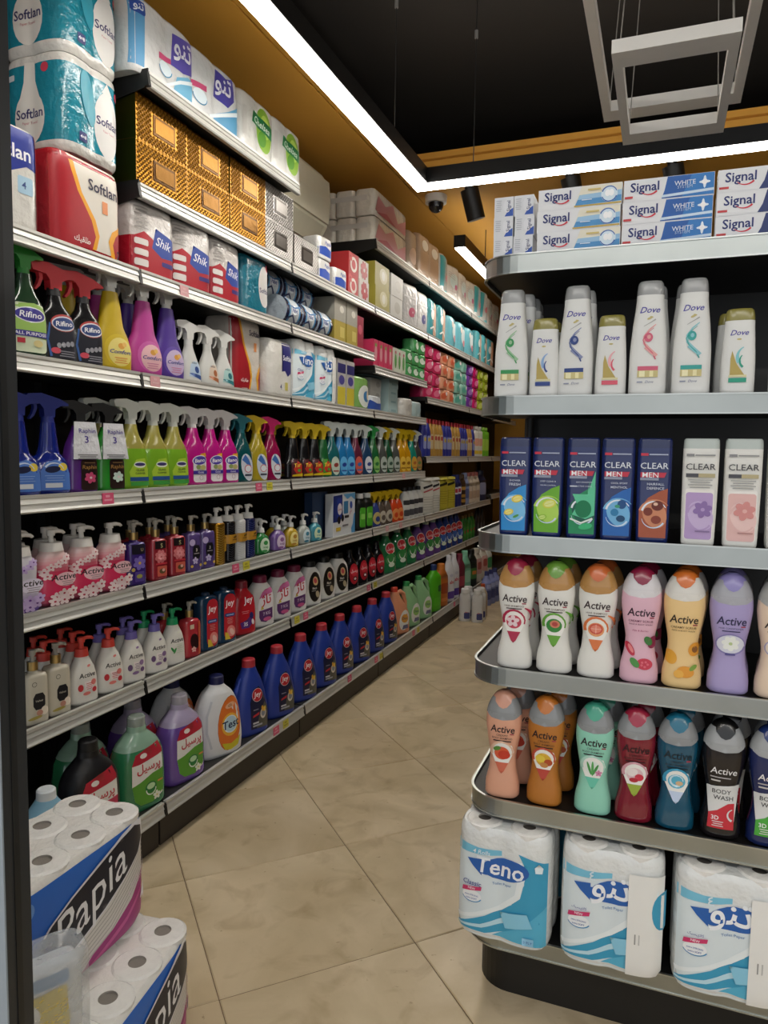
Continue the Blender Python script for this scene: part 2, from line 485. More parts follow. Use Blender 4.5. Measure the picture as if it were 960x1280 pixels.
bay('black shelving bay nearest the dark door post', 1.03, 2.152, lv(8, 7, 6, 5, 4, 3), 2.5, [(SH[5], 1.945, 'p')])
bay('tall black shelving bay holding the gold tissue boxes', 2.157, 3.285, br(lv(8, 7, 6, 5, 4, 3, 2, 1), 6, 7), 3.05,
    [(SH[5], 2.94, 'p'), (SH[5], 3.04, 'y'), (SH[6], 2.74, 'p'), (SH[6], 2.83, 'y'), (SH[8], 2.96, 'p'), (SH[8], 3.055, 'y'), (SH[4], 2.2, 'f'), (SH[3], 2.38, 'f')])
bay('black shelving bay below the white air conditioner', 3.29, 4.415, lv(8, 7, 6, 5, 4, 3, 2), 2.5,
    [(SH[7], 3.33, 'y'), (SH[7], 3.43, 'p'), (SH[8], 3.84, 'p'), (SH[8], 4.27, 'p'), (SH[8], 4.36, 'y'), (SH[7], 4.33, 'p')])
FT = 2.85
FAR = lambda: [(FT, XR, 0)]
bay('black shelving bay under the bagged white tissue bundles', 4.42, 5.545, lv(8, 7, 6, 5, 4) + [(2.062, XR, 0), (SH[2], XR, 0), (FT, XR, 1)], 3.0,
    [(SH[7], 4.45, 'y'), (SH[5], 4.99, 'f'), (SH[6], 4.66, 'f'), (SH[6], 4.94, 'f'), (SH[8], 5.03, 'p'), (SH[8], 5.14, 'y')])
bay('black shelving bay with pink tissue pack stacks, behind the dishwashing bottles', 5.55, 6.895, lv(8, 7, 6) + [(1.47, XR, 0), (1.945, XR, 0), (SH[2], XR, 0), (FT, XR, 0)], 3.0, [(SH[8], 6.17, 'p')])
bay('dim shelving bay second from the far end of the aisle', 6.9, 7.95, lv(8, 7, 6) + [(1.47, XR, 0), (1.945, XR, 0), (SH[2], XR, 0), (FT, XR, 0)], 3.0)
bay('farthest dim shelving bay, partly hidden by the chrome-edged stand', 7.955, 9.3, [(SH[8], -1.68, 0), (.62, XR, 0), (1.045, XR, 0), (1.47, XR, 0), (1.915, XR, 0), (SH[2], XR, 0), (FT, XR, 0)], 3.0)

# ------------------------------------------------------------------ chrome-edged display stand (gondola end) on the right
EY, EX0, EX1, EYB = 1.85, -.462, 1.25, 2.32
ES = [1.998, 1.646, 1.291, .939, .581, .211]      # shelf surfaces
def outline(x0, x1, y0, y1, r, n=8):
    pts = []
    for (cx, cy, a) in ((x0+r, y0+r, 180), (x1-r, y0+r, 270)):
        for k in range(n+1):
            th = math.radians(a + 90*k/n); pts.append((cx + r*math.cos(th), cy + r*math.sin(th)))
    return [(x0, y1)] + pts + [(x1, y1)]
def strip(pts_o, pts_i, z0, z1, mb, col):
    n = len(pts_o)
    v = [(p[0], p[1], z0) for p in pts_o] + [(p[0], p[1], z1) for p in pts_o] + [(p[0], p[1], z0) for p in pts_i] + [(p[0], p[1], z1) for p in pts_i]
    f = []
    for k in range(n-1): f += [(k, k+1, n+k+1, n+k), (2*n+k, 3*n+k, 3*n+k+1, 2*n+k+1), (n+k, n+k+1, 3*n+k+1, 3*n+k), (k, 2*n+k, 2*n+k+1, k+1)]
    mb.add(v, f, col)
end = thing('display_stand', 'black gondola-end display stand with six rounded chrome-edged shelves, at right', 'display stand', (0, 0, 0))
obj('back_panel', box_mesh('back_panel', 'black_metal', '#141312', (EX0+.05, EX1, EYB, EYB+.03, 0, 2.0)), end)
mb = MB(); mb.prism(outline(EX0+.03, EX1, EY+.065, EYB, .09), 'z', 0, .165, '#141312'); obj('base', mb.mesh('base', 'black_metal'), end)
for z in ES:
    mb = MB(); mb.prism(outline(EX0+.004, EX1, EY+.004, EYB, .1), 'z', z-.034, z-.006, '#1d1c1b'); s = obj('shelf', mb.mesh('shelf', 'black_metal'), end)
    mb = MB()
    o0, o1, oi = outline(EX0, EX1, EY, EYB, .104), outline(EX0-.003, EX1, EY-.003, EYB, .107), outline(EX0+.004, EX1, EY+.004, EYB, .1)
    strip(o0, oi, z-.043, z-.001, mb, '#a9ada9'); strip(o1, oi, z-.046, z-.0425, mb, '#bfc2be'); strip(o1, oi, z-.0015, z+.002, mb, '#bfc2be')
    m = mb.mesh('chrome_band', 'chrome'); obj('chrome_band', m, s)
mb = MB(); mb.cyl(EX0+.075, EYB-.05, .16, 2.0, .012, .012, '#2a2927', 10); obj('post', mb.mesh('post', 'black_metal'), end)

# the gondola row that the stand closes off
gon = thing('gondola', 'dark gondola shelving row behind the chrome-edged stand', 'shelving', (0, 0, 0))
obj('centre_panel', box_mesh('centre_panel', 'black_metal', '#1a1918', (.35, .38, EYB+.05, 8.2, 0, 1.9)), gon)
for z in (.18, .6, 1.0, 1.4, 1.8):
    obj('shelf', box_mesh('shelf', 'black_metal', '#3a3836', (-.36, 1.0, EYB+.05, 8.2, z-.03, z)), gon)

# ------------------------------------------------------------------ lights that the room has, with added upward strips
def profile_light(t, x0, x1, y0, y1, z, h=.085, side='#171615'):
    obj('profile', box_mesh('profile', 'satin_plastic', side, (x0, x1, y0, y1, z+.004, z+h)), t)
    obj('diffuser', box_mesh('diffuser', 'led', '#ffffff', (x0+.008, x1-.008, y0+.006, y1-.006, z-.006, z+.004)), t)
    obj('added_uplight', box_mesh('added_uplight', 'added_up_led', '#ffffff', (x0+.02, x1-.02, y0+.02, y1-.02, z+h, z+h+.004)), t)  # added unseen strip on top, glows upward to brighten the soffit
ZL = 2.97
ring = thing('pendant_light', 'large rectangular black pendant with bright white LED strip under the ceiling', 'pendant light', (0, 0, 0))
profile_light(ring, -1.362, -1.268, -.6, 3.905, ZL)
profile_light(ring, -1.362, 2.6, 3.905, 4.0, ZL)
profile_light(ring, 2.505, 2.6, -.6, 3.905, ZL)
profile_light(ring, -1.268, 2.505, -.6, -.505, ZL)
def wire(t, a, b, r, col):
    mb = MB(); mb.tube([a, b], r, col, 6); w = obj('suspension_wire', mb.mesh('suspension_wire', 'satin_plastic'), t)
    return w
for (x, y) in ((-1.33, 3.55), (-1.02, 3.94), (.9, 3.94), (-1.33, 1.0), (2.55, 3.4)):
    w = wire(ring, (x, y, ZL+.08), (x, y, 3.9), .003, '#2c2b2a')
    mb = MB(); mb.cyl(x, y, 3.70, 3.74, .010, .010, '#8a8884', 10); obj('wire_gripper', mb.mesh('wire_gripper', 'satin_plastic'), w)

far = thing('linear_pendant', 'short wood-sided linear pendant light over the far left shelves', 'pendant light', (0, 0, 0))
profile_light(far, -1.455, -1.372, 5.13, 7.6, 2.96, .085, '#5b3a20')
obj('end_cap', box_mesh('end_cap', 'satin_plastic', '#141312', (-1.455, -1.372, 5.12, 5.13, 2.962, 3.045)), far)
for y in (5.9, 7.2): wire(far, (-1.41, y, 3.04), (-1.41, y, 3.3), .004, '#2a211a')

def frame(label, x0, x1, y0, y1, z, wx, wy, h):
    t = thing('frame_pendant', label, 'pendant light', (0, 0, 0), 0, 'white square frame pendants')
    mat, col = 'satin_plastic', '#f4efe6'
    obj('side_bar', box_mesh('side_bar', mat, col, (x0, x0+wx, y0, y1, z, z+h)), t)
    obj('side_bar', box_mesh('side_bar', mat, col, (x1-wx, x1, y0, y1, z, z+h)), t)
    obj('end_bar', box_mesh('end_bar', mat, col, (x0+wx, x1-wx, y0, y0+wy, z, z+h)), t)
    obj('end_bar', box_mesh('end_bar', mat, col, (x0+wx, x1-wx, y1-wy, y1, z, z+h)), t)
    for x in (x0+.02, x1-.02):
        for y in (y0+.03, y1-.03): wire(t, (x, y, z+h), ((x0+x1)/2+(x-(x0+x1)/2)*.55, (y0+y1)/2+(y-(y0+y1)/2)*.5, 3.9), .0018, '#9a958c')
frame('smaller white square frame pendant hanging lowest at upper right', -.179, .1455, 2.166, 2.796, 2.6, .026, .085, .036)
frame('larger white frame pendant hanging above the smaller one', -.264, .207, 1.734, 2.987, 2.77, .030, .085, .038)

# small fittings on the soffit
t = thing('dome_camera', 'small white dome security camera under the mustard soffit', 'camera', (-1.565, 5.03, 3.3))
mb = MB(); mb.cyl(0, 0, -.05, 0, .075, .078, '#dcd8cf', 24); obj('housing', mb.mesh('housing', 'satin_plastic'), t)
mb = MB(); pr = Prof([(-.115, .01, .01), (-.105, .032, .032), (-.08, .05, .05), (-.05, .055, .055)]); pr.h = 1; mb.loft(pr, '#1c1c1e', seg=20); obj('dome', mb.mesh('dome', 'gloss_plastic'), t)
for i, (x, n) in enumerate(((-1.303, 'beside the dome camera'), (-.637, 'above the left toothpaste stacks'), (-.023, 'above the blue toothpaste stacks'))):
    t = thing('spotlight', 'black cylinder spotlight on the mustard soffit, ' + n, 'spotlight', (x, 4.92, 3.3), 0, 'black cylinder spotlights')
    mb = MB(); mb.cyl(0, 0, -.05, 0, .018, .03, '#111', 14); obj('stem', mb.mesh('stem', 'black_metal'), t)
    mb = MB(); mb.cyl(0, 0, -.22, -.02, .062, .062, '#121212', 22); o = obj('head', mb.mesh('head', 'black_metal'), t); o.rotation_euler = (.25, -.22, 0)

# wall air conditioner
t = thing('air_conditioner', 'cream wall-mounted split air conditioner above the left shelves', 'air conditioner', (-2.29, 3.28, 2.72))
mb = MB(); mb.prism([(0, .02), (.13, 0), (.22, .05), (.285, .16), (.30, .30), (.29, .42), (.25, .48), (0, .48)], 'y', 0, .90, '#cfcbb4'); obj('casing', mb.mesh('casing', 'satin_plastic'), t)
mb = MB(); mb.prism([(.302, .175), (.315, .30), (.304, .425), (.292, .425), (.30, .30), (.288, .175)], 'y', .01, .89, '#d6d2bb'); obj('front_panel', mb.mesh('front_panel', 'satin_plastic'), t)
mb = MB(); mb.prism([(.235, .052), (.29, .155), (.283, .158), (.227, .055)], 'y', .05, .85, '#bdb9a2'); obj('louvre', mb.mesh('louvre', 'satin_plastic'), t)

# ================================================================== KINDS OF GOODS
FA_TENO = '\ufeed\ufee8\ufe97'
FA_PERSIL = '\ufede\ufef4\ufeb3\ufeae\ufb58'
FA_TAJ = '\ufb8a\ufe8e\ufe97'
FA_CLASSIC = '\ufb8f\ufef4\ufeb4\ufbfc\ufefc\ufb90'
def lines(cx, w, z, n, gap, th, col):
    return [rect(cx - w/2*(1 - .18*(k % 2)), cx + w/2*(1 - .18*(k % 2)), z - k*gap, z - k*gap + th, col) for k in range(n)]
def flower(cx, cz, r, col, eye, n=5):
    o = []
    for k in range(n):
        a = 2*PI*k/n + .3; o.append(ell(cx + r*.55*math.cos(a), cz + r*.55*math.sin(a), r*.5, r*.36, col, a, 10))
    return o + [ell(cx, cz, r*.22, r*.22, eye, 0, 8)]

def newkind(key, name, cat, desc, d, h):
    k = Kind(name, cat, desc); k.d, k.h = d, h; K[key] = k; return k

def capped(key, name, cat, desc, prof, zc, bcol, ccol, els, bmat='satin_plastic', cmat='satin_plastic', colfn=None, collar=None, grow=1.02, seg=24, nz=16, fine=None):
    """body below zc, cap of the same silhouette above it"""
    k = newkind(key, name, cat, desc, 2*prof.d, prof.h)
    mb = MB(); mb.loft(prof, bcol, z1=zc, nz=nz, seg=seg, colfn=colfn); k.part('body', mb.mesh('body', bmat))
    pc = Prof([(z, a*grow, b*grow, n, ox) for (z, a, b, n, ox) in ([(zc,) + tuple(prof.at(zc))] + [r for r in prof.r if r[0] > zc])])
    mb = MB(); mb.loft(pc, ccol, nz=8, seg=seg); k.part('cap', mb.mesh('cap', cmat))
    if els: k.part('label', art(prof, els, fine=fine))
    return k

def screw(key, name, cat, desc, prof, bcol, cap, els, bmat='satin_plastic', colfn=None, handle=None, cmat='satin_plastic', seg=24, nz=16):
    """body with a round screw cap: cap=(radius, height, colour)"""
    k = newkind(key, name, cat, desc, 2*prof.d, prof.h + cap[1])
    mb = MB(); mb.loft(prof, bcol, nz=nz, seg=seg, colfn=colfn); k.part('body', mb.mesh('body', bmat))
    ox = prof.r[-1][4]
    mb = MB(); mb.cyl(ox, 0, prof.h - .002, prof.h + cap[1]*.85, cap[0], cap[0]*.96, cap[2], 18, top=False); mb.cyl(ox, 0, prof.h + cap[1]*.85, prof.h + cap[1], cap[0]*.96, cap[0]*.82, cap[2], 18, bottom=False)
    k.part('cap', mb.mesh('cap', cmat))
    if handle:
        mb = MB(); mb.tube(handle[0], handle[1], handle[2] if len(handle) > 2 else bcol, 10); k.part('handle', mb.mesh('handle', bmat))
    if els: k.part('label', art(prof, els))
    return k

def trig(mb, z, col, s=1.0, ox=0.0):
    z += .012 * s
    P = lambda l: [(ox + x*s, z + q*s) for x, q in l]
    mb.prism(P([(-.056, .046), (-.060, .064), (-.054, .070), (-.020, .074), (.026, .060), (.050, .046), (.050, .040), (.030, .038), (.015, .028), (.014, .004), (-.014, .004), (-.015, .028), (-.024, .042)]), 'y', -.014*s, .014*s, col)
    mb.prism(P([(-.040, .048), (-.030, .046), (-.029, .028), (-.036, .008), (-.046, -.004), (-.050, -.001), (-.042, .012), (-.037, .030)]), 'y', -.007*s, .007*s, col)
def spray(key, desc, prof, bcol, tcol, els, bmat='liquid', colfn=None, collar=None, s=1.0, tmat='satin_plastic', tag_=None, sc=(1.24, 1.08, 1.05)):
    s *= .84
    if tmat == 'clear_plastic': tmat = 'frosted'
    k = newkind(key, 'spray_bottle', 'spray bottle', desc, 2*prof.d, prof.h + .09*s)
    mb = MB(); mb.loft(prof, bcol, nz=16, seg=22, colfn=colfn); k.part('body', mb.mesh('body', bmat))
    mb = MB(); mb.cyl(prof.r[-1][4], 0, prof.h - .004, prof.h + .020*s, .0165*s, .0155*s, collar or tcol, 16); k.part('collar', mb.mesh('collar', tmat))
    mb = MB(); trig(mb, prof.h, tcol, s, prof.r[-1][4]); k.part('trigger', mb.mesh('trigger', tmat))
    if els: k.part('label', art(prof, els))
    if tag_:
        mb = MB(); w, h0, h1 = .042, prof.h - .105, prof.h + .012
        y = -prof.d - .012
        mb.add([(-w, y, h0), (w, y, h0), (w*.75, y+.012, h1), (-w*.75, y+.012, h1), (-w, y+.002, h0), (w, y+.002, h0), (w*.75, y+.014, h1), (-w*.75, y+.014, h1)],
               [(0,1,2,3), (7,6,5,4), (0,4,5,1), (1,5,6,2), (2,6,7,3), (3,7,4,0)], '#d6d6da')
        s0 = mb.mesh('silver_tag', 'film'); k.part('silver_tag', s0, None, 'crinkled silver refill tag')
        bp = BoxProf(2*w, -2*(y - .001), 1.0)
        class TP:
            w = .04; h = 2.0; d = .03
            def front(q, u, z, off=0): return (u, y + max(0, (z-h0)/(h1-h0))*.012 - .0006 - off)
        k.part('tag_print', art(TP(), [text('Raphin', .004, h1-.03, .05, '#4a3d8c', .01), text('3', 0, h1-.055, .012, '#4a3d8c', .02)] + lines(0, .06, h0+.012, 3, .006, .003, '#777')))
    for p in k.parts: p[1].transform(Matrix.Diagonal((sc[0], sc[1], sc[2], 1)))
    k.d *= sc[1]; k.h *= sc[2]
    return k

def pumphead(mb, z, col, s=1.0, dirx=1, collar=None, cr=.014, ch=.022, ox=0.0):
    mb.cyl(ox, 0, z, z + ch*s, cr*s*1.15, cr*s, collar or col, 18)
    mb.cyl(ox, 0, z + ch*s, z + (ch+.018)*s, .007*s, .006*s, col, 12)
    mb.cyl(ox, 0, z + (ch+.018)*s, z + (ch+.034)*s, .010*s, .010*s, col, 14)
    z1 = z + (ch+.028)*s
    mb.tube([(ox, 0, z1), (ox + dirx*.018*s, 0, z1+.002*s), (ox + dirx*.031*s, 0, z1-.001*s), (ox + dirx*.036*s, 0, z1-.006*s)], [.0065*s, .006*s, .005*s, .0042*s], col, 8)
def pump(key, desc, prof, bcol, pcol, els, bmat='satin_plastic', colfn=None, s=1.0, collar=None, cmat='satin_plastic', pmat='satin_plastic', cr=.014, ch=.022, extra=None, name='pump_bottle', dirx=1, sx=1.0):
    k = newkind(key, name, 'pump bottle', desc, 2*prof.d, prof.h + .06*s)
    mb = MB(); mb.loft(prof, bcol, nz=16, seg=24, colfn=colfn); k.part('body', mb.mesh('body', bmat))
    if collar:
        mb = MB(); mb.cyl(0, 0, prof.h-.002, prof.h + ch*s, cr*s, cr*s, collar, 18); k.part('collar', mb.mesh('collar', cmat))
        mb = MB(); pumphead(mb, prof.h + ch*s*.4, pcol, s, dirx, None, cr*.8, ch*.62)
    else:
        mb = MB(); pumphead(mb, prof.h - .002, pcol, s, dirx, None, cr, ch)
    k.part('pump', mb.mesh('pump', pmat))
    if els: k.part('label', art(prof, els))
    if sx != 1:
        for p in k.parts: p[1].transform(Matrix.Diagonal((sx, 1.03, 1, 1)))
    return k

# ---------------------------------------------------------------- end stand: toothpaste
def carton(key, desc, w, d, h, col, els, name='carton', cat='carton', mat='carton', sides=None):
    k = newkind(key, name, cat, desc, d, h)
    bv = .0015; mb = MB()
    pr = Prof([(0, w/2-bv, d/2-bv, 40), (bv, w/2, d/2, 40), (h-bv, w/2, d/2, 40), (h, w/2-bv, d/2-bv, 40)])
    mb.box(-w/2, w/2, -d/2, d/2, 0, h, col)
    if sides: mb.box(-w/2-.0006, -w/2, -d/2+.001, d/2-.001, .001, h-.001, sides)
    k.part('box', mb.mesh('box', mat))
    if els: k.part('print', art(BoxProf(w, d, h), els, 'print'))
    return k
def tp(key, desc, left, right_cols, extra):
    w, h = .198, .0515
    els = [rect(-.098, .098, .001, h-.001, '#e9e9ea')] + right_cols + [
        text('Signal', -.052, .030, .064, '#1f2c6e', .03), arc(-.042, .031, .021, 215, 325, .001, .0042, '#d0283c', sq=.8)] + extra
    carton(key, desc, w, .045, h, '#e6e6e8', els, 'toothpaste_box', 'toothpaste box')
tp('tp_gold', 'white toothpaste box with pale gold and sky-blue end', 0,
   [poly([(-.012, .001), (.098, .001), (.098, .0505), (.005, .0505), (-.004, .025)], '#ece6d2'), poly([(-.010, .006), (.098, .008), (.098, .034), (.0, .030)], '#9ec6e4'), poly([(-.010, .006), (.098, .008), (.098, .022), (-.004, .019)], '#4f95cc'), rect(-.012, .098, .003, .006, '#c8a63c')],
   [ell(.070, .026, .019, .019, '#dcecf6'), arc(.070, .026, .0175, 20, 160, .002, .003, '#3768b4'), arc(.070, .026, .0175, 200, 340, .002, .003, '#3768b4'), ell(.066, .028, .006, .008, '#ffffff'), ell(.075, .028, .006, .008, '#ffffff'), rect(.02, .05, .038, .042, '#d8c277'), rect(.006, .03, .016, .018, '#e8f2fa')])
tp('tp_white', 'white toothpaste box with bright blue starburst end', 0,
   [poly([(-.014, .001), (.098, .001), (.098, .0505), (-.002, .0505), (-.008, .02)], '#1d5cab'), poly([(.03, .001), (.098, .001), (.098, .0505), (.05, .0505)], '#2f7cc4'), poly([(-.014, .004), (.098, .010), (.098, .016), (-.012, .010)], '#cfe2f2')],
   [text('WHITE', .036, .033, .046, '#dfe9f4', .01), text('SYSTEM', .036, .024, .032, '#b9cfe6'), ell(.078, .030, .012, .0035, '#e6f4fd'), ell(.078, .030, .0035, .014, '#e6f4fd'), ell(.078, .030, .006, .006, '#ffffff'), rect(-.096, -.078, .008, .013, '#c93a3e')])
tp('tp_navy', 'white toothpaste box with plain navy end', 0,
   [poly([(-.014, .001), (.098, .001), (.098, .0505), (.004, .0505), (-.004, .02)], '#24356f')],
   [rect(-.096, -.076, .008, .013, '#c93a3e'), ell(.06, .026, .02, .012, '#3a4f90'), rect(.02, .08, .008, .011, '#9aa8cc')])
carton('tp_end', 'toothpaste box stacked end-on', .0485, .19, .0495, '#e2e3e6',
       [poly([(.002, .001), (.0235, .001), (.0235, .022), (.008, .012)], '#2f55ad'), ell(.008, .027, .010, .016, '#e8e8ec'), text('Signal', .013, .027, .026, '#20305f', .01, 0, PI/2)] + lines(-.013, .014, .04, 6, .005, .0015, '#b5b7bd'), 'toothpaste_box', 'toothpaste box')

# ---------------------------------------------------------------- end stand: tall white shampoo bottles
def dove(key, desc, big, c1, c2):
    if big:
        pr = Prof([(0, .039, .023, 3), (.006, .0425, .025, 3), (.09, .0425, .025, 3), (.16, .038, .024, 3), (.236, .031, .021, 2.8), (.238, .031, .021, 2.8), (.264, .0285, .019, 2.6), (.270, .025, .016, 2.5)])
        z, q, cc, zc = .204, 1.0, '#9a9b9a', .237
        els = [text('Dove', 0, .201, .045, '#4a45a0', .012, .35), ell(0, .181, .006, .0025, '#c6b878', .4), ell(.004, .184, .004, .0018, '#c6b878', -.3),
               band([(.014, .166), (.0, .154), (-.011, .138), (-.010, .122), (.002, .108), (.018, .092)], .002, .008, c2), band([(.010, .158), (-.004, .146), (-.013, .130), (-.006, .114), (.008, .100), (.016, .084)], .001, .003, c1), ell(-.001, .136, .0095, .011, c1), ell(.0, .137, .004, .005, c2),
               band([(-.012, .162), (.004, .172), (.013, .178)], .001, .003, '#a9a9a6'), band([(-.008, .112), (.006, .098), (.016, .09)], .005, .001, c2),
               rect(-.022, .022, .058, .068, c1), rect(-.022, .022, .042, .058, '#cfc286'), rect(-.018, -.006, .043, .057, '#f2ecc0'), rect(.004, .012, .043, .057, '#efe7b4'), text('Dove', .004, .031, .018, '#55608c', 0, .4), rect(-.022, -.010, .029, .032, '#8d93a8')]
    else:
        pr = Prof([(0, .034, .020, 3), (.006, .0365, .022, 3), (.06, .0365, .022, 3), (.12, .034, .021, 3), (.166, .0315, .02, 3), (.168, .0315, .02, 3), (.190, .029, .018, 2.6), (.194, .026, .016, 2.4)])
        zc, cc = .167, '#8c8440'
        els = [text('Dove', 0, .139, .038, '#4a45a0', .012, .35), ell(0, .124, .005, .002, '#c6b878'), poly([(-.016, .042), (.014, .042), (-.004, .07), (-.013, .098), (-.016, .08)], '#b9a45a'),
               arc(.022, .085, .024, 120, 215, .002, .009, c2), arc(.022, .075, .019, 140, 230, .002, .005, c1), rect(-.018, .018, .038, .043, '#ded7a8'), rect(-.018, .018, .026, .036, c1)]
    capped(key, 'shampoo_bottle', 'shampoo bottle', desc, pr, zc, '#e2e2de', cc, els, 'satin_plastic', 'gloss_plastic', grow=1.0)
dove('dove_green', 'tall white shampoo bottle with green swirl', 1, '#3d9a5a', '#9cc49a')
dove('dove_navy', 'tall white shampoo bottle with navy swirl', 1, '#2f4684', '#8790b4')
dove('dove_pink', 'tall white shampoo bottle with pink swirl', 1, '#d4627c', '#e6a9a4')
dove('dove_aqua', 'tall white shampoo bottle with aqua swirl', 1, '#3aa39c', '#8cc9d0')
dove('dove_s_navy', 'short gold-capped conditioner bottle with navy band', 0, '#33498a', '#8fb1da')
dove('dove_s_pink', 'short gold-capped conditioner bottle with pink band', 0, '#dc5d70', '#efb3b6')
dove('dove_s_aqua', 'short gold-capped conditioner bottle with green band', 0, '#2f9f84', '#86c9cf')

# ---------------------------------------------------------------- end stand: rectangular shampoo bottles
def clear(key, desc, men, c1, c2, fruit, sub):
    pr = Prof([(0, .0345, .020, 7), (.005, .0365, .0225, 7), (.20, .0395, .0235, 7), (.228, .0395, .0235, 7), (.229, .0395, .0235, 7), (.248, .0385, .022, 7), (.252, .036, .020, 7)])
    bc, cc, ink = ('#1c2a60', '#1a2654', '#dfe3ee') if men else ('#e3e2dc', '#b9c2bd', '#3a3a40')
    pan = [rrect(-.028, .030, .012, .128, .006, c1), ell(.004, .07, .026, .036, c2, .4), arc(.004, .072, .028, 30, 170, .002, .005, '#e9eef6' if men else c1), arc(.002, .062, .026, 190, 330, .001, .004, '#cfe0f4' if men else c1)] + fruit
    if men: pan = [poly([(-.030, .012), (.031, .012), (.032, .132), (.012, .124), (-.012, .108), (-.031, .078)], c1), arc(.006, .068, .036, 40, 165, .001, .006, c2)] + pan[1:]
    if not men: pan = [rrect(-.031, .031, .014, .134, .006, '#f0ece6')] + [rrect(-.029, .029, .014, .125, .006, c1)] + pan[1:]
    els = pan + [text('CLEAR', 0, .186, .060, ink, .004), rect(-.030, -.014, .210, .216, '#c8324a' if men else '#8a8a8c'), rect(-.012, .028, .2115, .2145, '#aab2cc' if men else '#8f8f90')]
    if men:
        els += [poly([(-.029, .158), (.022, .158), (.026, .170), (-.029, .170)], '#c23148'), text('MEN', -.008, .164, .034, '#f2f2f4', .004), rect(-.029, .010, .151, .157, '#8f97ad')] 
        els += [text(t, .004, .142 - .010*i, .036 if len(t) > 6 else .026, '#cfd5e6', .006) for i, t in enumerate(sub)]
    else:
        els += [rect(-.029, .029, .161, .170, '#b7ab84'), rect(-.029, -.004, .161, .170, '#4a4a50')] + lines(0, .048, .154, 4, .006, .002, '#9a9a98')
    capped(key, 'shampoo_bottle', 'shampoo bottle', desc, pr, .2285, bc, cc, els, 'gloss_plastic' if men else 'satin_plastic', 'gloss_plastic', seg=32, grow=1.0)
def lemon(cx, cz, r, c, e): return [ell(cx, cz, r*1.2, r*.8, c, .3), ell(cx, cz, r*.9, r*.55, e, .3), band([(cx-r*.8, cz-r*.25), (cx+r*.8, cz+r*.25)], .0012, .0012, c)]
clear('clear_blue', 'navy shampoo bottle with bright blue panel and lemon', 1, '#2f8fd4', '#7fc4ee', lemon(.010, .095, .012, '#e7cf4a', '#f2e78c') + lemon(-.010, .06, .010, '#e7cf4a', '#f2e78c') + [ell(.008, .05, .008, .003, '#58a04a', .5)], ['SHOWER', 'FRESH'])
clear('clear_green', 'navy shampoo bottle with lime green panel', 1, '#6cb02e', '#b4dc5c', lemon(.008, .085, .014, '#d9dd52', '#e9ee9a') + lemon(-.008, .05, .009, '#93c63c', '#d6ea86'), ['DEEP CLEAN &', 'SEBUM CONTROL'])
clear('clear_mint', 'navy shampoo bottle with emerald panel and silver figure three', 1, '#1f8e5c', '#155f4e', [poly([(-.022, .112), (.014, .112), (.018, .15), (.012, .112), (.030, .17), (.030, .06), (.010, .05), (-.022, .06), (-.010, .085)], '#5fc79a'), ell(.004, .075, .019, .022, '#0f7a4e'), rect(-.029, -.012, .13, .133, '#cfd5e6'), band([(-.026, .05), (.0, .040), (.026, .052)], .004, .005, '#e2eee6'), ell(.01, .032, .016, .008, '#3dbb7c', .2)], ['ANTI DANDRUFF', 'ACTIVE COOL'])
clear('clear_cool', 'navy shampoo bottle with icy blue panel and ice cubes', 1, '#2566b4', '#74b6e2', [ell(.012, .09, .010, .011, '#1d4f88'), ell(-.004, .07, .009, .009, '#2f7fb0'), ell(.010, .055, .010, .008, '#174a74'), ell(.002, .085, .006, .004, '#3f9c7a')], ['COOL SPORT', 'MENTHOL'])
clear('clear_copper', 'navy shampoo bottle with copper brown panel', 1, '#a8563a', '#d08a66', [ell(.010, .090, .013, .012, '#6a2a20'), ell(-.010, .075, .010, .010, '#7c3526'), ell(.008, .056, .011, .010, '#8c4030'), ell(.006, .094, .005, .004, '#e6c0a8')], ['HAIRFALL', 'DEFENCE'])
clear('clear_lilac', 'white shampoo bottle with lilac panel', 0, '#b79ccb', '#c9b4da', flower(.008, .085, .020, '#8f72ad', '#b79ccb', 6) + [rect(-.006, .024, .032, .035, '#8a74a0')], [])
clear('clear_rose', 'white shampoo bottle with rose pink panel', 0, '#e3b9b4', '#ecc9c4', flower(.006, .085, .022, '#d6908c', '#e8b4ae', 6) + [rect(-.006, .024, .032, .035, '#b98a86')], [])
clear('clear_lime', 'white shampoo bottle with lime panel at the right edge', 0, '#c9d48e', '#dbe4ac', flower(.006, .085, .022, '#9cb45c', '#c4d48a', 6), [])

# ---------------------------------------------------------------- waisted shampoo / body wash bottles
ACT = [(0, .040, .026, 2.6), (.006, .0455, .030, 2.6), (.03, .0455, .030, 2.6), (.080, .0365, .026, 2.5), (.108, .0345, .025, 2.5), (.160, .0425, .029, 2.5), (.205, .0475, .031, 2.5), (.235, .0455, .030, 2.4), (.262, .036, .026, 2.3), (.280, .022, .018, 2.2), (.287, .010, .010, 2)]
def active(key, desc, bc, cc, lid, els, name='shampoo_bottle', cat='shampoo bottle', cmat='gloss_plastic', bmat='satin_plastic'):
    pr = Prof(ACT); zc = .228
    k = capped(key, name, cat, desc, pr, zc, bc, cc, [], bmat, cmat, grow=1.012)
    k.part('flip_lid', art(pr, [poly([(-.022, .292-.012), (-.020, .262), (-.010, .250), (0, .246), (.010, .250), (.020, .262), (.022, .280)], lid)], 'flip_lid', 'gloss_plastic', base=.0022))
    mb = MB(); q = Prof([(.2605, .0345, .0245, 2.3), (.272, .030, .0235, 2.2), (.282, .0215, .018, 2.2), (.289, .010, .010, 2)]); mb.loft(q, lid, nz=5); k.part('lid_top', mb.mesh('lid_top', 'gloss_plastic'))
    k.part('label', art(pr, [poly([(-.042, zc-.002), (-.03, zc-.010), (0, zc-.014), (.03, zc-.010), (.042, zc-.002), (.042, zc+.004), (-.042, zc+.004)], cc)] + els))
    return k
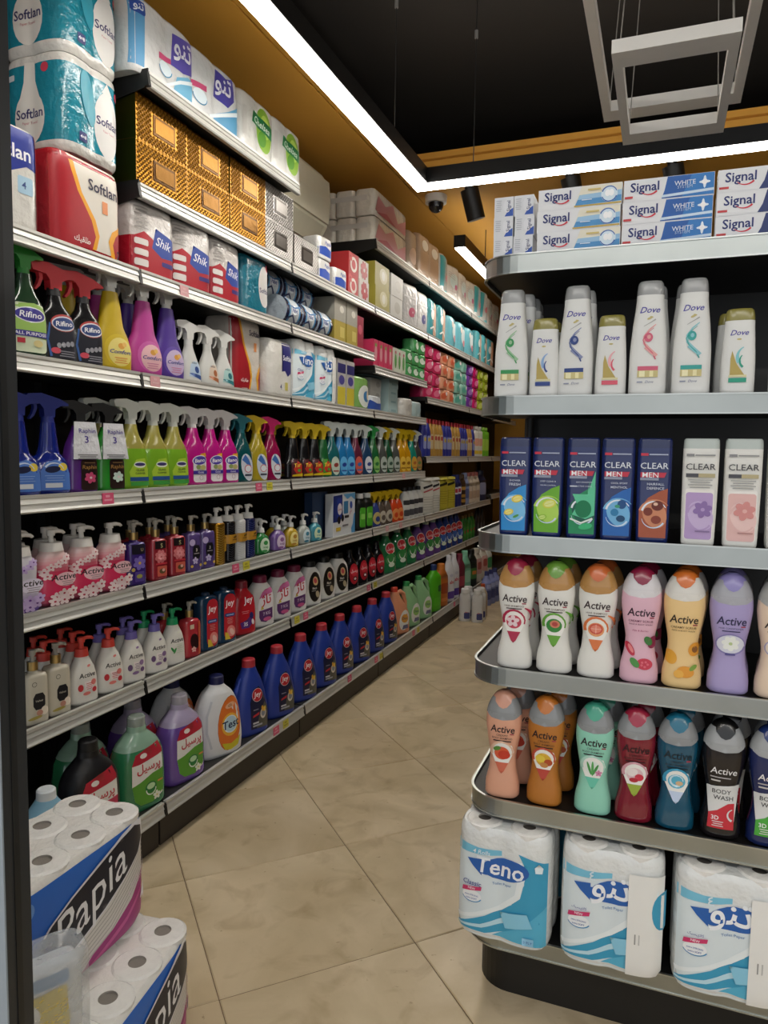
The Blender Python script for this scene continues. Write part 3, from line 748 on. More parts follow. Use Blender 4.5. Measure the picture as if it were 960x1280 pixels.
def actword(col, z=.186, w=.064): return [text('Active', 0, z, w, col, .014, .12, 0, 1.12), rect(.020, .030, z-.014, z-.011, '#a23a4a')]
def droplet(top, c, ring, tip, extra): return [poly([(-.030, .128), (-.024, .146), (-.010, .152), (.012, .152), (.025, .146), (.030, .128), (.018, .100), (.006, .074), (0, .068), (-.006, .074), (-.018, .100)], '#f4f2ec'), poly([(-.017, .098), (.017, .098), (.006, .074), (0, .068), (-.006, .074)], tip), arc(0, .128, .027, -20, 200, .003, .008, ring), ell(0, .124, .019, .018, c)] + extra
def hair(key, desc, ring, c, fl, lid):
    active(key, desc, '#e6e4dd', '#b98a4e', lid, actword('#3a2a2a') + [text('HAIR SHAMPOO', 0, .166, .05, '#6a5a50', .004)] + lines(0, .04, .158, 1, .004, .0025, '#4a3a38') + droplet(0, c, ring, ring, fl) + [arc(.018, .140, .024, -30, 70, .012, .003, ring)])
hair('act_red', 'white waisted shampoo bottle with gold cap and red emblem', '#b22d4c', '#c8445a', flower(-.002, .126, .016, '#f0d8dc', '#b22d4c'), '#9c2440')
hair('act_green', 'white waisted shampoo bottle with gold cap and green emblem', '#6aa83c', '#3c8a3e', [ell(.002, .128, .012, .010, '#d4866a'), ell(.002, .128, .007, .006, '#b84a46')], '#6d9c3a')
hair('act_orange', 'white waisted shampoo bottle with gold cap and grapefruit emblem', '#de7a44', '#e8a06a', [ell(0, .126, .016, .014, '#d65a48'), ell(0, .126, .012, .010, '#e88a74'), band([(-.012, .126), (.012, .126)], .001, .001, '#f4d0c0'), band([(0, .115), (0, .137)], .001, .001, '#f4d0c0')], '#d06a34')
active('scrub_pink', 'pink scrub bottle with strawberries and white cap', '#e3b6c6', '#dcd8da', '#8c1f3f', actword('#3a2030', .178) + [text('CREAMY SCRUB', 0, .156, .056, '#7a3a58', .004), text('FACE & BODY WASH', 0, .148, .052, '#7a3a58'), text('Milk & Berries', 0, .132, .036, '#b04a78', 0, .2),
       ell(-.022, .085, .008, .019, '#c8324a', .5), ell(-.020, .086, .004, .012, '#e88a8c', .5), ell(.012, .050, .018, .014, '#cc3a50'), ell(.028, .105, .010, .016, '#8a2c4c', -.3), ell(.018, .108, .008, .012, '#3f7a3c', .5), ell(-.010, .052, .008, .014, '#4c9044', .7)] + [ell(.012 + .007*math.cos(a), .050 + .006*math.sin(a), .003, .003, '#e06a7a', 0, 8) for a in (0, 1.2, 2.4, 3.6, 4.8)], 'body_scrub_bottle')
active('scrub_apricot', 'pale orange scrub bottle with apricots and white cap', '#ecc98c', '#dedad2', '#d8722c', actword('#3a2c20', .170) + [text('CREAMY SCRUB', 0, .150, .056, '#6a5030', .004), text('FACE & BODY WASH', 0, .142, .05, '#6a5030'),
       ell(-.026, .075, .014, .018, '#e8a83c', .4), ell(.026, .098, .013, .017, '#e29a34', -.4), ell(.026, .098, .006, .008, '#8a5a2c'), ell(.008, .042, .019, .014, '#e39a34'), ell(-.006, .036, .011, .010, '#eab04c'), ell(.024, .054, .010, .005, '#7a9c3c', .8)], 'body_scrub_bottle')
active('act_lilac', 'lavender waisted conditioner bottle with silver cap', '#a99ccb', '#a9a9b0', '#8f86bf', actword('#2f2a50', .176) + [text('HAIR CONDITIONER', 0, .158, .052, '#4a4470', .004)] + lines(0, .038, .150, 1, .004, .0025, '#3a3560') + [ell(0, .120, .029, .022, '#d9dae6'), arc(0, .120, .030, 0, 350, .002, .004, '#8d84ba', 18, .8)] + flower(0, .122, .018, '#eef0ea', '#b8c890', 7) + [rect(-.010, .010, .094, .099, '#5a5290')])
active('act_peach', 'peach waisted conditioner bottle with silver cap at the right edge', '#e6cdb4', '#a9a9a6', '#8c8a88', actword('#3a2c28', .176) + [text('HAIR CONDITIONER', 0, .158, .05, '#6a5a50')] + [ell(0, .120, .029, .022, '#ead9c4'), ell(0, .120, .018, .014, '#d68a68'), arc(0, .12, .028, 0, 350, .002, .003, '#a8a0c0', 18, .8)])
def wash(key, desc, bc, lid, lab, els, bmat='satin_plastic', ink='#2a2024', cc='#8f9192'):
    active(key, desc, bc, cc, lid, actword(ink, .190) + [text('CREAMY', 0, .173, .03, ink), text('BODY SHAMPOO', 0, .165, .052, ink, .004)] + lines(0, .046, .156, 1, .004, .003, ink) + droplet(0, lab[0], lab[1], lab[2], els), 'body_wash_bottle', 'body wash bottle', bmat=bmat)
wash('wash_peach', 'peach body wash bottle with silver cap', '#e0a588', '#d69a80', ('#d8603c', '#e8c0a4', '#cf6a50'), [ell(.006, .120, .015, .012, '#c83c28'), ell(-.012, .136, .010, .006, '#5c8c3c', .4)])
wash('wash_orange', 'caramel orange body wash bottle with silver cap', '#b9742c', '#c8762c', ('#e2b43c', '#c2543c', '#c04a3c'), [ell(-.008, .126, .012, .010, '#ecd04c'), ell(.012, .118, .010, .009, '#b8502c'), ell(.002, .110, .010, .007, '#c88a4c')])
wash('wash_mint', 'mint green body wash bottle with silver cap', '#93d4bc', '#4aa98c', ('#e9f1ea', '#b8e2d2', '#6cc9ae'), [ell(-.008, .122, .003, .018, '#4c9a50', .3), ell(0, .122, .003, .020, '#5cab5c'), ell(.007, .120, .003, .016, '#4c9a50', -.4)] + flower(.014, .112, .008, '#d890b0', '#c05c8c'))
wash('wash_red', 'clear red body wash bottle with silver cap', '#7d172a', '#a82a44', ('#e6c8cc', '#d8a0ac', '#9cb040'), [ell(-.006, .130, .013, .010, '#f2e8e4', .4), ell(.010, .118, .010, .009, '#d03a4c'), ell(-.002, .110, .010, .006, '#b8303c')], 'liquid', '#2a0a14')
wash('wash_teal', 'clear teal body wash bottle with silver cap', '#12506a', '#20708c', ('#5cb4d0', '#3c9cc0', '#c4d4ee'), [arc(0, .126, .014, 0, 300, .002, .006, '#cfe8f2'), ell(.006, .120, .008, .006, '#d8b890')], 'liquid', '#06202a')
def mens(key, desc, bc, lid, c):
    active(key, desc, bc, '#a3a5a6', lid, [text('Active', 0, .168, .058, '#e6e4e2', .006, .12), rect(-.028, .016, .150, .153, '#b0acac'), rect(-.026, -.006, .141, .145, '#c8c4c0'),
        poly([(-.034, .126), (.036, .136), (.026, .04), (-.026, .034)], '#dcdcda'), text('BODY', -.002, .116, .040, '#2a2a2e', .008), text('WASH', .002, .101, .042, '#2a2a2e', .008), poly([(-.028, .062), (-.010, .070), (.012, .088), (.026, .090), (.026, .026), (-.030, .026)], c), text('3D', -.014, .052, .016, '#f0f0f0', .02)] + lines(-.008, .024, .042, 3, .005, .002, '#e0d8d8') + [arc(.026, .062, .014, 110, 250, .002, .005, '#d8d8d8')], 'body_wash_bottle', 'body wash bottle', bmat='gloss_plastic')
mens('men_red', 'black men\'s body wash bottle with red corner label', '#1a1618', '#151515', '#c8303c')
mens('men_green', 'navy men\'s body wash bottle with green corner label', '#1c2858', '#22366f', '#4ca83c')

# ---------------------------------------------------------------- roll packs
def rollpack(key, desc, w, d, h, nx, ny, wrap, els, top=True, name='toilet_roll_pack', cat='roll pack', core='#6a6660', wrapfn=None, dip=.06, rr=None, roll_col='#e9e7e2'):
    k = newkind(key, name, cat, desc, d, h)
    pr = Prof([(0, w/2*.93, d/2*.93, 5), (.012, w/2*.985, d/2*.985, 5), (.03, w/2, d/2, 5), (h*.5, w/2*1.005, d/2*1.01, 5), (h-.03, w/2*.995, d/2*.995, 5), (h-.008, w/2*.975, d/2*.97, 5), (h, w/2*.93, d/2*.92, 5)], dip)
    mb = MB(); mb.loft(pr, wrap, nz=14, seg=96, colfn=wrapfn); k.part('wrapper', mb.mesh('wrapper', 'film'))
    if top:
        r = min(w/2/nx, d/2/ny) * .97
        mb = MB()
        for rad, z0, z1 in ((r, -.012, .0005), ):
            mb.cyl(0, 0, z0, z1, r, r, roll_col, 28, top=False)
            mb.cyl(0, 0, z1, z1+.004, r, r*.90, roll_col, 28, top=False, bottom=False)
        n = 28; ro, ri = r*.90, r*.36
        mb.add([(ro*math.cos(2*PI*q/n), ro*math.sin(2*PI*q/n), .0045) for q in range(n)] + [(ri*math.cos(2*PI*q/n), ri*math.sin(2*PI*q/n), .0055) for q in range(n)], [(q, (q+1) % n, n+(q+1) % n, n+q) for q in range(n)], roll_col)
        rm = mb.mesh('roll', 'film')
        mb = MB(); mb.cyl(0, 0, .0005, .0055, r*.36, r*.36, '#a8a29a', 20, top=False); mb.cyl(0, 0, .0005, .0012, r*.36, r*.35, core, 20); cm = mb.mesh('core', 'paper')
        for a in range(nx):
            for b in range(ny):
                k.parts.append(('roll', rm, None, None, ((a-(nx-1)/2)*w/nx*.97, (b-(ny-1)/2)*d/ny*.97, h)))
                k.parts.append(('core', cm, 'roll+', None, (0, 0, 0)))
    if els: k.part('label', art(pr, els, fine=.012))
    return k
def place_(k, loc, rz, label, group=None):
    k = K[k] if isinstance(k, str) else k
    if len(k.parts) == 1:
        o = obj(k.name, k.parts[0][1], None, loc); o.rotation_euler = (0, 0, rz); return tag(o, label, k.cat, group)
    t = thing(k.name, label, k.cat, loc, rz, group)
    last = None
    for p in k.parts:
        o = obj(p[0], p[1], last if p[2] == 'roll+' else t, p[4] if len(p) > 4 else None)
        if p[3]: o['label'] = p[3]
        if p[2] != 'roll+': last = o
    return t
place = place_

def teno(key, desc, latin, side):
    w, d, h = .25, .20, .305
    els = [rect(-.118, .118, .004, .26, '#dfe9ec'),
           poly([(-.120, .29), (-.120, .26), (-.05, .262), (0, .27), (0, .285), (-.06, .282)], '#7cc4de'),
           poly([(.045, .29), (.118, .27), (.118, .10), (.07, .06), (-.04, .02), (-.118, .018), (-.118, .03), (-.04, .075), (.03, .13), (.062, .20), (.06, .26)], '#3f9fc4'),
           poly([(.118, .25), (.118, .14), (.06, .07), (-.02, .02), (.118, .012)], '#5ab4d4'),
           band([(-.118, .05), (-.06, .075), (.0, .11), (.045, .16), (.055, .22), (.045, .265)], .010, .02, '#eef4f5'),
           band([(-.118, .026), (-.05, .04), (.02, .08)], .006, .016, '#bfe2ee'),
           ell(.012, .232, .062, .034, '#2c62b0', .12), ell(-.045, .222, .022, .016, '#2c62b0', -.4), poly([(-.09, .245), (-.05, .25), (-.05, .20), (-.075, .225)], '#2c62b0'),
           text('Teno' if latin else FA_TENO, -.002, .234, .125 if latin else .092, '#f2f5f8', .03, .1 if latin else 0),
           text('Toilet Paper', .004, .185, .05, '#3a78b8', 0, 0, .1),
           text('Classic', -.075, .170, .05, '#3a4c9a', .004, .2) if latin else text(FA_CLASSIC, -.075, .170, .036, '#3a4c9a'),
           ell(-.075, .130, .026, .018, '#f4f6f6'), arc(-.075, .13, .027, 200, 340, .002, .003, '#3a8cc0', 10, .7), poly([(-.102, .140), (-.05, .152), (-.048, .164), (-.10, .154)], '#cf3a6c'), text('NEW', -.075, .153, .02, '#f6e6ee', .02),
           text('extra STRONG' , -.075, .132, .036, '#2c5ca8', .01), text('extra SOFT', -.075, .122, .03, '#2c5ca8', .01)]
    els += [poly([(.0, .10), (.07, .115), (.085, .075), (.015, .055)], '#8fcde6'), rect(.06, .088, .018, .042, '#8ec4e0'), text('3 PLY' if latin else '\u0663 \ufefb', .074, .030, .022, '#2c5ca8')]
    if latin: els += [text('4 Rolls', -.05, .274, .045, '#f2f7fa', .006, .2), poly([(.086, .262), (.096, .274), (.106, .262), (.104, .246), (.088, .246)], '#e6f2f6')]
    else: els += [text('\u0664', -.045, .274, .014, '#e2eef4', .02), poly([(.086, .262), (.096, .274), (.106, .262), (.104, .246), (.088, .246)], '#e6f2f6')]
    if side: els += [rect(.038, .1185, .004, .30, '#ecebe6'), ell(.118, .20, .026, .055, '#3f9fc4'), rect(.055, .058, .10, .13, '#9a9a96'), rect(.064, .067, .10, .13, '#c2c2be')]
    zz = .885
    els = [('poly', [(p[0], p[1]*zz) for p in e[1]], e[2]) if e[0] == 'poly' else ('band', [(p[0], p[1]*zz) for p in e[1]], [(p[0], p[1]*zz) for p in e[2]], e[3]) if e[0] == 'band' else e[:3] + (e[3]*zz,) + e[4:] for e in els]
    rollpack(key, desc, w, d, h, 2, 2, '#e4e6e4', els, core='#55504a')
teno('teno', 'white and turquoise toilet roll pack with large Latin wordmark', True, False)
teno('teno_fa', 'white and turquoise toilet roll pack with Persian wordmark and plain white side', False, True)

def papia(key, desc, ny):
    w, d, h = .48, .12*ny, .285
    els = [rect(-.235, .235, .004, .272, '#2f6cc8'), ell(-.16, .24, .02, .02, '#6d9ad6'), ell(-.19, .19, .012, .012, '#6d9ad6'),
           poly([(-.235, .004), (-.235, .08), (-.06, .075), (.08, .13), (.235, .235), (.235, .004)], '#e4e0da'),
           poly([(-.02, .004), (.02, .03), (.09, .05), (.16, .085), (.235, .155), (.235, .004)], '#a8327c'), poly([(.0, .004), (.06, .024), (.14, .05), (.235, .11), (.235, .1), (.14, .038), (.06, .012), (.04, .004)], '#cf5c9c')]
    for q in range(6): els.append(band([(-.235, .066 - q*.011), (-.06, .062 - q*.010), (.08, .112 - q*.012), (.235, .214 - q*.011)], .0016, .0016, '#9c968f'))
    blob = [(-.165, .040), (-.160, .105), (-.135, .150), (-.10, .178), (-.04, .205), (.04, .232), (.12, .258), (.175, .266), (.205, .252), (.208, .222), (.185, .192), (.13, .158), (.06, .122), (-.01, .096), (-.07, .078), (-.12, .056)]
    cx_, cz_ = sum(p[0] for p in blob)/len(blob), sum(p[1] for p in blob)/len(blob)
    els += [poly([(cx_ + (x-cx_)*1.06, cz_ + (z-cz_)*1.10) for x, z in blob], '#e6e6ea'), poly(blob, '#1b1c2a'),
            text('Papia', .02, .160, .245, '#f0f0f2', 0, .4, .36, 1.05), text('Super Soft', .185, .135, .075, '#e8d8e2', 0, .2, .42), text('Super Strong', .18, .12, .085, '#e8d8e2', 0, .2, .42), text('4', .205, .075, .03, '#f0e8ee', .02, .2, .3), text('Tissue Towel', -.14, .028, .09, '#5a5660', 0, .2, .1)]
    return rollpack(key, desc, w, d, h, 4, ny, '#e7e4de', els, name='kitchen_roll_pack', core='#847d75', dip=0)
papia('papia2', 'blue and magenta kitchen roll pack, upper of the two by the door post', 2)
papia('papia3', 'blue and magenta kitchen roll pack', 3)

# ---------------------------------------------------------------- big detergent bottles (lowest left shelf)
def persil(key, desc, bc, topc, capc, mat, dark=False):
    pr = Prof([(0, .088, .055, 3.4), (.01, .096, .062, 3.4), (.12, .097, .062, 3.2), (.19, .092, .06, 3), (.235, .074, .052, 2.6), (.262, .047, .04, 2.2), (.272, .036, .034, 2), (.292, .033, .033, 2)])
    els = [poly([(-.052, .045), (-.062, .10), (-.060, .17), (-.045, .205), (.0, .218), (.055, .228), (.068, .20), (.07, .12), (.066, .04), (.02, .022), (-.03, .026)], '#e9e7e0'),
           poly([(-.060, .172), (-.045, .207), (.0, .22), (.055, .230), (.068, .20), (.068, .185), (.01, .178), (-.03, .172)], '#b8283a'), ell(-.015, .198, .014, .009, '#e8e0da'),
           poly([(-.062, .10), (-.03, .108), (.02, .126), (.069, .13), (.068, .05), (.02, .022), (-.03, .026), (-.052, .045)], '#5c9c34' if not dark else '#c83c5a'),
           text(FA_PERSIL, .006, .150, .098, '#c32a38', .022), ell(.012, .078, .024, .020, '#2c7a3c' if not dark else '#2a2a2a'), ell(.012, .082, .017, .011, '#bfe0b0' if not dark else '#8c2238'), arc(.012, .072, .020, 180, 360, .004, .004, '#e9efe6')] + flower(.035, .042, .016, '#e8ecdc', '#d8c860') + [rect(.038, .062, .088, .094, '#d88a4c')]
    screw(key, 'detergent_bottle', 'detergent bottle', desc, pr, bc, (.032, .034, capc), els, mat, colfn=(lambda t: topc if t > .76 else bc), cmat='clear_plastic' if not dark else 'satin_plastic')
persil('per_green', 'green laundry gel bottle with clear cap', '#2f7d52', '#8fb09a', '#c6d0c8', 'liquid')
persil('per_purple', 'purple laundry gel bottle with clear cap', '#6b4a9c', '#a89cb8', '#cfcad4', 'liquid')
persil('per_black', 'black laundry gel bottle with red label', '#17161a', '#17161a', '#101012', 'satin_plastic', True)
pr = Prof([(0, .07, .05, 3), (.01, .08, .056, 3), (.10, .08, .056, 3), (.17, .066, .05, 2.6), (.215, .036, .034, 2.2), (.225, .03, .03, 2)])
screw('soft_blue', 'detergent_bottle', 'detergent bottle', 'pale blue softener bottle with red label', pr, '#86b4cc', (.03, .03, '#e0e6ea'), [ell(.01, .11, .06, .06, '#d8e8f0'), poly([(-.05, .07), (.06, .09), (.065, .13), (-.04, .12)], '#b8303c'), text('\ufea1\ufeae\ufee7', .01, .102, .05, '#f0e6e6', .02)])
pr = Prof([(0, .096, .055, 3.4), (.012, .108, .064, 3.4), (.07, .114, .066, 3.2), (.15, .110, .064, 2.6), (.22, .096, .058, 2.5), (.275, .066, .05, 2.3), (.302, .036, .034, 2.1), (.312, .03, .03, 2)])
k = screw('test', 'detergent_bottle', 'detergent bottle', 'large white detergent jug with orange oval label', pr, '#dcdcdc', (.033, .034, '#1c2050'), [ell(.028, .14, .064, .118, '#c2621e', -.12), ell(.028, .14, .062, .115, '#e0742c', -.12), poly([(-.016, .06), (.03, .05), (.085, .075), (.07, .035), (.03, .022), (-.002, .03)], '#cfc02c'), ell(.028, .135, .046, .050, '#ecb23c', 0), ell(.028, .137, .036, .036, '#b9d4e0'), arc(.028, .137, .036, 0, 350, .004, .004, '#e6eef0', 18), text('Test', .030, .137, .088, '#16284c', .02, .1, .08), ell(.03, .218, .026, .012, '#e6b08c', .2), text('GEL', .03, .218, .024, '#8a3c1c', .01, 0, .2)])
k.part('grip_groove', art(pr, [band([(-.068, .05), (-.085, .12), (-.080, .19), (-.055, .25)], .010, .008, '#c2c4c8')], 'grip_groove', 'satin_plastic', base=.0012))
JP = [(0, .080, .05, 3.2), (.01, .089, .058, 3.2), (.10, .090, .058, 3), (.17, .080, .054, 2.7), (.24, .058, .044, 2.4), (.285, .036, .033, 2.1), (.302, .030, .03, 2)]
pr = Prof(JP)
k = screw('jey', 'detergent_bottle', 'detergent bottle', 'blue bleach bottle with red cap', pr, '#243a8f', (.031, .033, '#b0303a'), [poly([(-.03, .03), (-.034, .15), (-.012, .205), (.02, .215), (.045, .18), (.06, .13), (.074, .10), (.074, .024)], '#1c1d3c'), poly([(.0, .03), (.02, .10), (.05, .14), (.074, .098), (.074, .024)], '#5a584e'),
    ell(.008, .178, .030, .030, '#d9c8cc'), ell(.008, .178, .028, .028, '#b8242f'), text('Jey', .008, .178, .042, '#f0e8e8', .03, .1), ell(.038, .090, .018, .024, '#d8d0c4'), ell(.038, .092, .012, .016, '#8a8f9a'), ell(.034, .112, .007, .014, '#dda53c', .3), ell(.046, .108, .007, .012, '#e6c050', -.2), poly([(-.022, .082), (.012, .090), (.014, .102), (-.020, .092)], '#b8303a'), rect(-.022, .010, .052, .060, '#c9c9cf'), rect(-.022, .030, .040, .048, '#a9a9b2'), rect(-.020, .008, .114, .118, '#8c8ca0')], 'satin_plastic')
mb = MB(); mb.tube([(-.060, -.004, .115), (-.0735, -.002, .155), (-.066, -.002, .205), (-.044, -.002, .252)], [.011, .013, .013, .010], '#2a419a', 10); k.part('handle', mb.mesh('handle', 'satin_plastic'))

def handle_jug(key, desc, bc, capc, lab, ink):
    pr = Prof([(0, .072, .046, 3.2), (.01, .080, .052, 3), (.10, .080, .052, 2.8), (.16, .066, .046, 2.5, -.008), (.22, .040, .034, 2.3, -.028), (.26, .026, .026, 2, -.036)])
    screw(key, 'cleaner_jug', 'cleaner bottle', desc, pr, bc, (.024, .028, capc), [ell(.012, .085, .044, .062, '#e6e6e2', -.25), ell(.014, .095, .032, .026, lab, -.25), text('Dom', .014, .096, .044, ink, .02, .1, -.1), poly([(-.01, .03), (.045, .032), (.04, .055), (.0, .055)], '#6a6c88')], 'satin_plastic',
          handle=([(-.022, 0, .246), (.018, 0, .256), (.046, 0, .235), (.060, 0, .19), (.062, 0, .13)], [.012, .0135, .0145, .0145, .014]))
handle_jug('jug_peach', 'peach cleaner jug with red cap and white handle', '#d99470', '#c8402c', '#dfa040', '#3a3c6a')
handle_jug('jug_mint', 'pale green cleaner jug with looped handle', '#8fbf8c', '#2f8c4a', '#9ac46c', '#2c4a6a')

def simple(key, name, cat, desc, w, d, h, bc, cc, lab=None, sq=2.8, shoulder=.8, neck=.45, els=(), bmat='satin_plastic', capf=.12, seg=18):
    a, b = w/2, d/2; hb = h*(1-capf)
    pr = Prof([(0, a*.94, b*.94, sq), (h*.02, a, b, sq), (hb*shoulder*.6, a*.99, b, sq), (hb*shoulder, a*.94, b*.95, sq), (hb*.96, a*(neck+.1), b*max(neck+.1, .6), 2.2), (hb, a*neck, min(b, a*neck*1.05), 2)])
    e = []
    if lab:
        for (x0, x1, z0, z1, c) in lab: e.append(rrect(x0*a, x1*a, z0*h, z1*h, min((x1-x0)*a, (z1-z0)*h)*.22, c))
    e += list(els)
    return screw(key, name, cat, desc, pr, bc, (a*neck*1.04, h*capf, cc), e, bmat, seg=seg, nz=10)
simple('kiwi_green', 'cleaner_bottle', 'cleaner bottle', 'bright green cleaner bottle with dark blue cap', 0.13, .085, 0.36, '#4fae1c', '#22356a', [(-.5, .6, .12, .30, '#5cba2c'), (.1, .8, .42, .56, '#1f5a2c')], shoulder=.84, neck=.34)
simple('orange_round', 'cleaner_bottle', 'cleaner bottle', 'orange cleaner bottle with plain orange cap', 0.12, .09, 0.34, '#c8702c', '#d07c34', [(-.7, .7, .3, .55, '#a84a24'), (-.6, .6, .12, .2, '#e08c4c')], shoulder=.8, neck=.5)
simple('abc_white', 'cleaner_bottle', 'cleaner bottle', 'white toilet cleaner bottle with purple base label', 0.105, .07, 0.355, '#dedee2', '#e6e6ea', [(-.7, .8, .06, .22, '#5a3f98')], els=[text('abc', .004, .15, .05, '#c8303c', .03), ell(0, .20, .02, .012, '#c9c9d6')], shoulder=.72, neck=.36)
simple('burgundy', 'cleaner_bottle', 'cleaner bottle', 'burgundy cleaner bottle', 0.11, .07, 0.35, '#6f2438', '#7c2c40', [(-.7, .7, .2, .45, '#b84a5c')], shoulder=.8)
simple('mint_round', 'cleaner_bottle', 'cleaner bottle', 'pale mint cleaner bottle', 0.14, .09, 0.35, '#7fc0a0', '#8fd0b0', [(-.6, .6, .2, .5, '#a8dcc0')], shoulder=.7, neck=.4)
simple('dark_green_c', 'cleaner_bottle', 'cleaner bottle', 'black cleaner bottle with green and orange label', 0.13, .08, 0.34, '#1c241e', '#121212', [(-.7, .7, .2, .5, '#4a7c3c'), (-.4, .5, .32, .42, '#d8863c')], shoulder=.8)
simple('white_jug', 'cleaner_bottle', 'cleaner bottle', 'cream cleaner bottle with pink oval label', 0.18, .10, 0.35, '#d9d2c4', '#c8c0b0', [(-.6, .7, .25, .7, '#d9a8a0'), (-.3, .5, .38, .6, '#b85c54')], shoulder=.75)
simple('white_green_c', 'cleaner_bottle', 'cleaner bottle', 'white cleaner bottle with green label', 0.16, .1, 0.33, '#d4d4cc', '#d4d4cc', [(-.6, .7, .25, .6, '#3f9060')], shoulder=.75)
simple('floor_white', 'toilet_cleaner_bottle', 'cleaner bottle', 'white shrink-wrapped bottle standing on the floor', 0.105, .075, 0.35, '#d5d4d2', '#dddcda', [(-.2, .8, .08, .28, '#43497c')], els=[text('abc', .01, .10, .03, '#b8444c', .03)], shoulder=.9, neck=.7, bmat='film')
simple('floor_orange', 'cleaner_bottle', 'cleaner bottle', 'clear bottle with orange cap on the floor by the white pack', .09, .08, .30, '#b8a890', '#c8582c', [(-.6, .6, .2, .5, '#a87c5c')])
simple('floor_lav', 'cleaner_bottle', 'cleaner bottle', 'lavender cleaner bottle standing on the floor', 0.1, .08, 0.34, '#8088b8', '#33386a', [(-.6, .7, .18, .45, '#4a4f80'), (-.5, .6, .5, .62, '#a8b0d8')], shoulder=.8)

# ---------------------------------------------------------------- second lowest left shelf
sq = Prof([(0, .036, .026, 5), (.004, .0395, .029, 5), (.12, .0395, .029, 5), (.150, .0385, .028, 5), (.158, .034, .026, 4), (.162, .016, .016, 2), (.170, .014, .014, 2)])
def lotion(key, desc, bc, els, pc='#d9d4c8', mat='liquid'):
    pump(key, desc, sq, bc, pc, els, mat, collar='#c8a86a', cmat='foil', pmat='clear_plastic', cr=.0155, ch=.024, s=1.05)
def hexa(cx, cz, rx, rz, col): return poly([(cx-rx*.6, cz-rz), (cx+rx*.6, cz-rz), (cx+rx, cz-rz*.5), (cx+rx, cz+rz*.5), (cx+rx*.6, cz+rz), (cx-rx*.6, cz+rz), (cx-rx, cz+rz*.5), (cx-rx, cz-rz*.5)], col)
lotion('lot_clear', 'clear cream gold-collared lotion bottle with black badge', '#c9c2b0', [hexa(.004, .072, .019, .026, '#1d1c20'), arc(-.010, .128, .007, 0, 350, .0015, .0015, '#3a3430', 12), text('Velvet', .004, .074, .024, '#cfc8b8', .01, .2), ell(.020, .040, .012, .014, '#e8dccb'), ell(.004, .036, .010, .009, '#c08a78'), ell(-.010, .022, .022, .005, '#a8984c', .1)])
lotion('lot_red', 'red gold-collared soap bottle with dark tree print', '#b83840', [ell(.006, .066, .022, .034, '#301418', .2), arc(-.008, .130, .007, 0, 350, .0018, .0018, '#2a1012', 12), rect(-.018, .002, .121, .139, '#d8c0a8')] + flower(.0, .034, .012, '#e8b0a8', '#b83840') + [rect(.022, .038, .01, .15, '#cc5c3c')])
lotion('lot_purple', 'violet gold-collared soap bottle with iris print', '#3f2a78', [rect(-.026, .030, .116, .152, '#1a1626'), text('U', .016, .132, .010, '#b8a878', .02)] + flower(.004, .083, .026, '#7a68b8', '#d8b04c', 6) + [rrect(-.016, .022, .014, .052, .004, '#54408c'), ell(.002, .034, .012, .008, '#9c9a4c'), ell(-.022, .060, .007, .007, '#c8b05c')])
lotion('lot_rose', 'rose red gold-collared soap bottle with dahlia print', '#9c2c38', [rect(-.024, .026, .122, .152, '#1c1216'), text('S', .006, .134, .010, '#b8a878', .02)] + flower(0, .092, .026, '#d8787c', '#c04c58', 8) + flower(0, .092, .015, '#e8989a', '#c04c58', 6) + [rect(-.024, .026, .062, .068, '#c83440'), rrect(-.018, .024, .016, .056, .004, '#c85c4c'), ell(.004, .036, .014, .010, '#5c4a2c'), ell(.008, .040, .006, .006, '#d8a89c')])
lotion('lot_lav', 'lavender gold-collared soap bottle with black badge', '#57457c', [hexa(.004, .080, .020, .030, '#17151c'), rect(.0015, .0035, .1, .13, '#17151c'), text('3', .004, .090, .007, '#d0c8c0', .02), rect(-.010, .018, .074, .077, '#a8a0a8'), ell(-.018, .122, .014, .014, '#b8a8d0', .3)] + flower(-.004, .046, .015, '#c8b8dc', '#8c78b8', 5) + [ell(-.022, .024, .007, .006, '#c8a84c'), ell(.022, .026, .006, .006, '#c8a84c')])
P7 = Prof([(0, .041, .028, 2.8), (.006, .046, .031, 2.8), (.07, .045, .030, 2.6), (.115, .038, .027, 2.4), (.150, .024, .020, 2.1), (.162, .018, .018, 2)])
def act7(key, desc, pc, c1, c2, sprig):
    if sprig: fl = [ell(-.018, .062, .004, .014, '#3c8c4c', .5), ell(-.010, .058, .004, .012, '#4c9c58', -.4)] + lines(.010, .03, .08, 5, .008, .002, '#c8d4b8')
    else: fl = [rect(-.010, .018, .046, .076, '#efe4e0')] + [ell(-.022, .058, .008, .012, c1), ell(.020, .070, .009, .010, c2), ell(.022, .044, .008, .009, c1), ell(-.004, .036, .012, .006, c2)] + lines(.004, .02, .068, 4, .006, .0018, c1)
    pump(key, desc, P7, '#dfdcd4', pc, [text('Active', .002, .098, .054, '#2a2628', .012, .12, 0, 1.1), ell(.008, .128, .006, .004, c2, .3)] + fl, 'satin_plastic', s=1.1, cr=.017, ch=.024, sx=1.14)
act7('a7_red', 'white hand soap bottle with coral red pump', '#d8483c', '#c0343c', '#e08078', False)
act7('a7_lilac', 'white hand soap bottle with lilac pump', '#7468b4', '#6a5078', '#8c7098', False)
act7('a7_green', 'white hand soap bottle with green pump and sprig', '#1f9c62', '#3c8c4c', '#e0e0d0', True)
pr = Prof([(0, .048, .03, 5), (.005, .052, .033, 5), (.20, .052, .033, 5), (.232, .046, .03, 4), (.238, .02, .02, 2)])
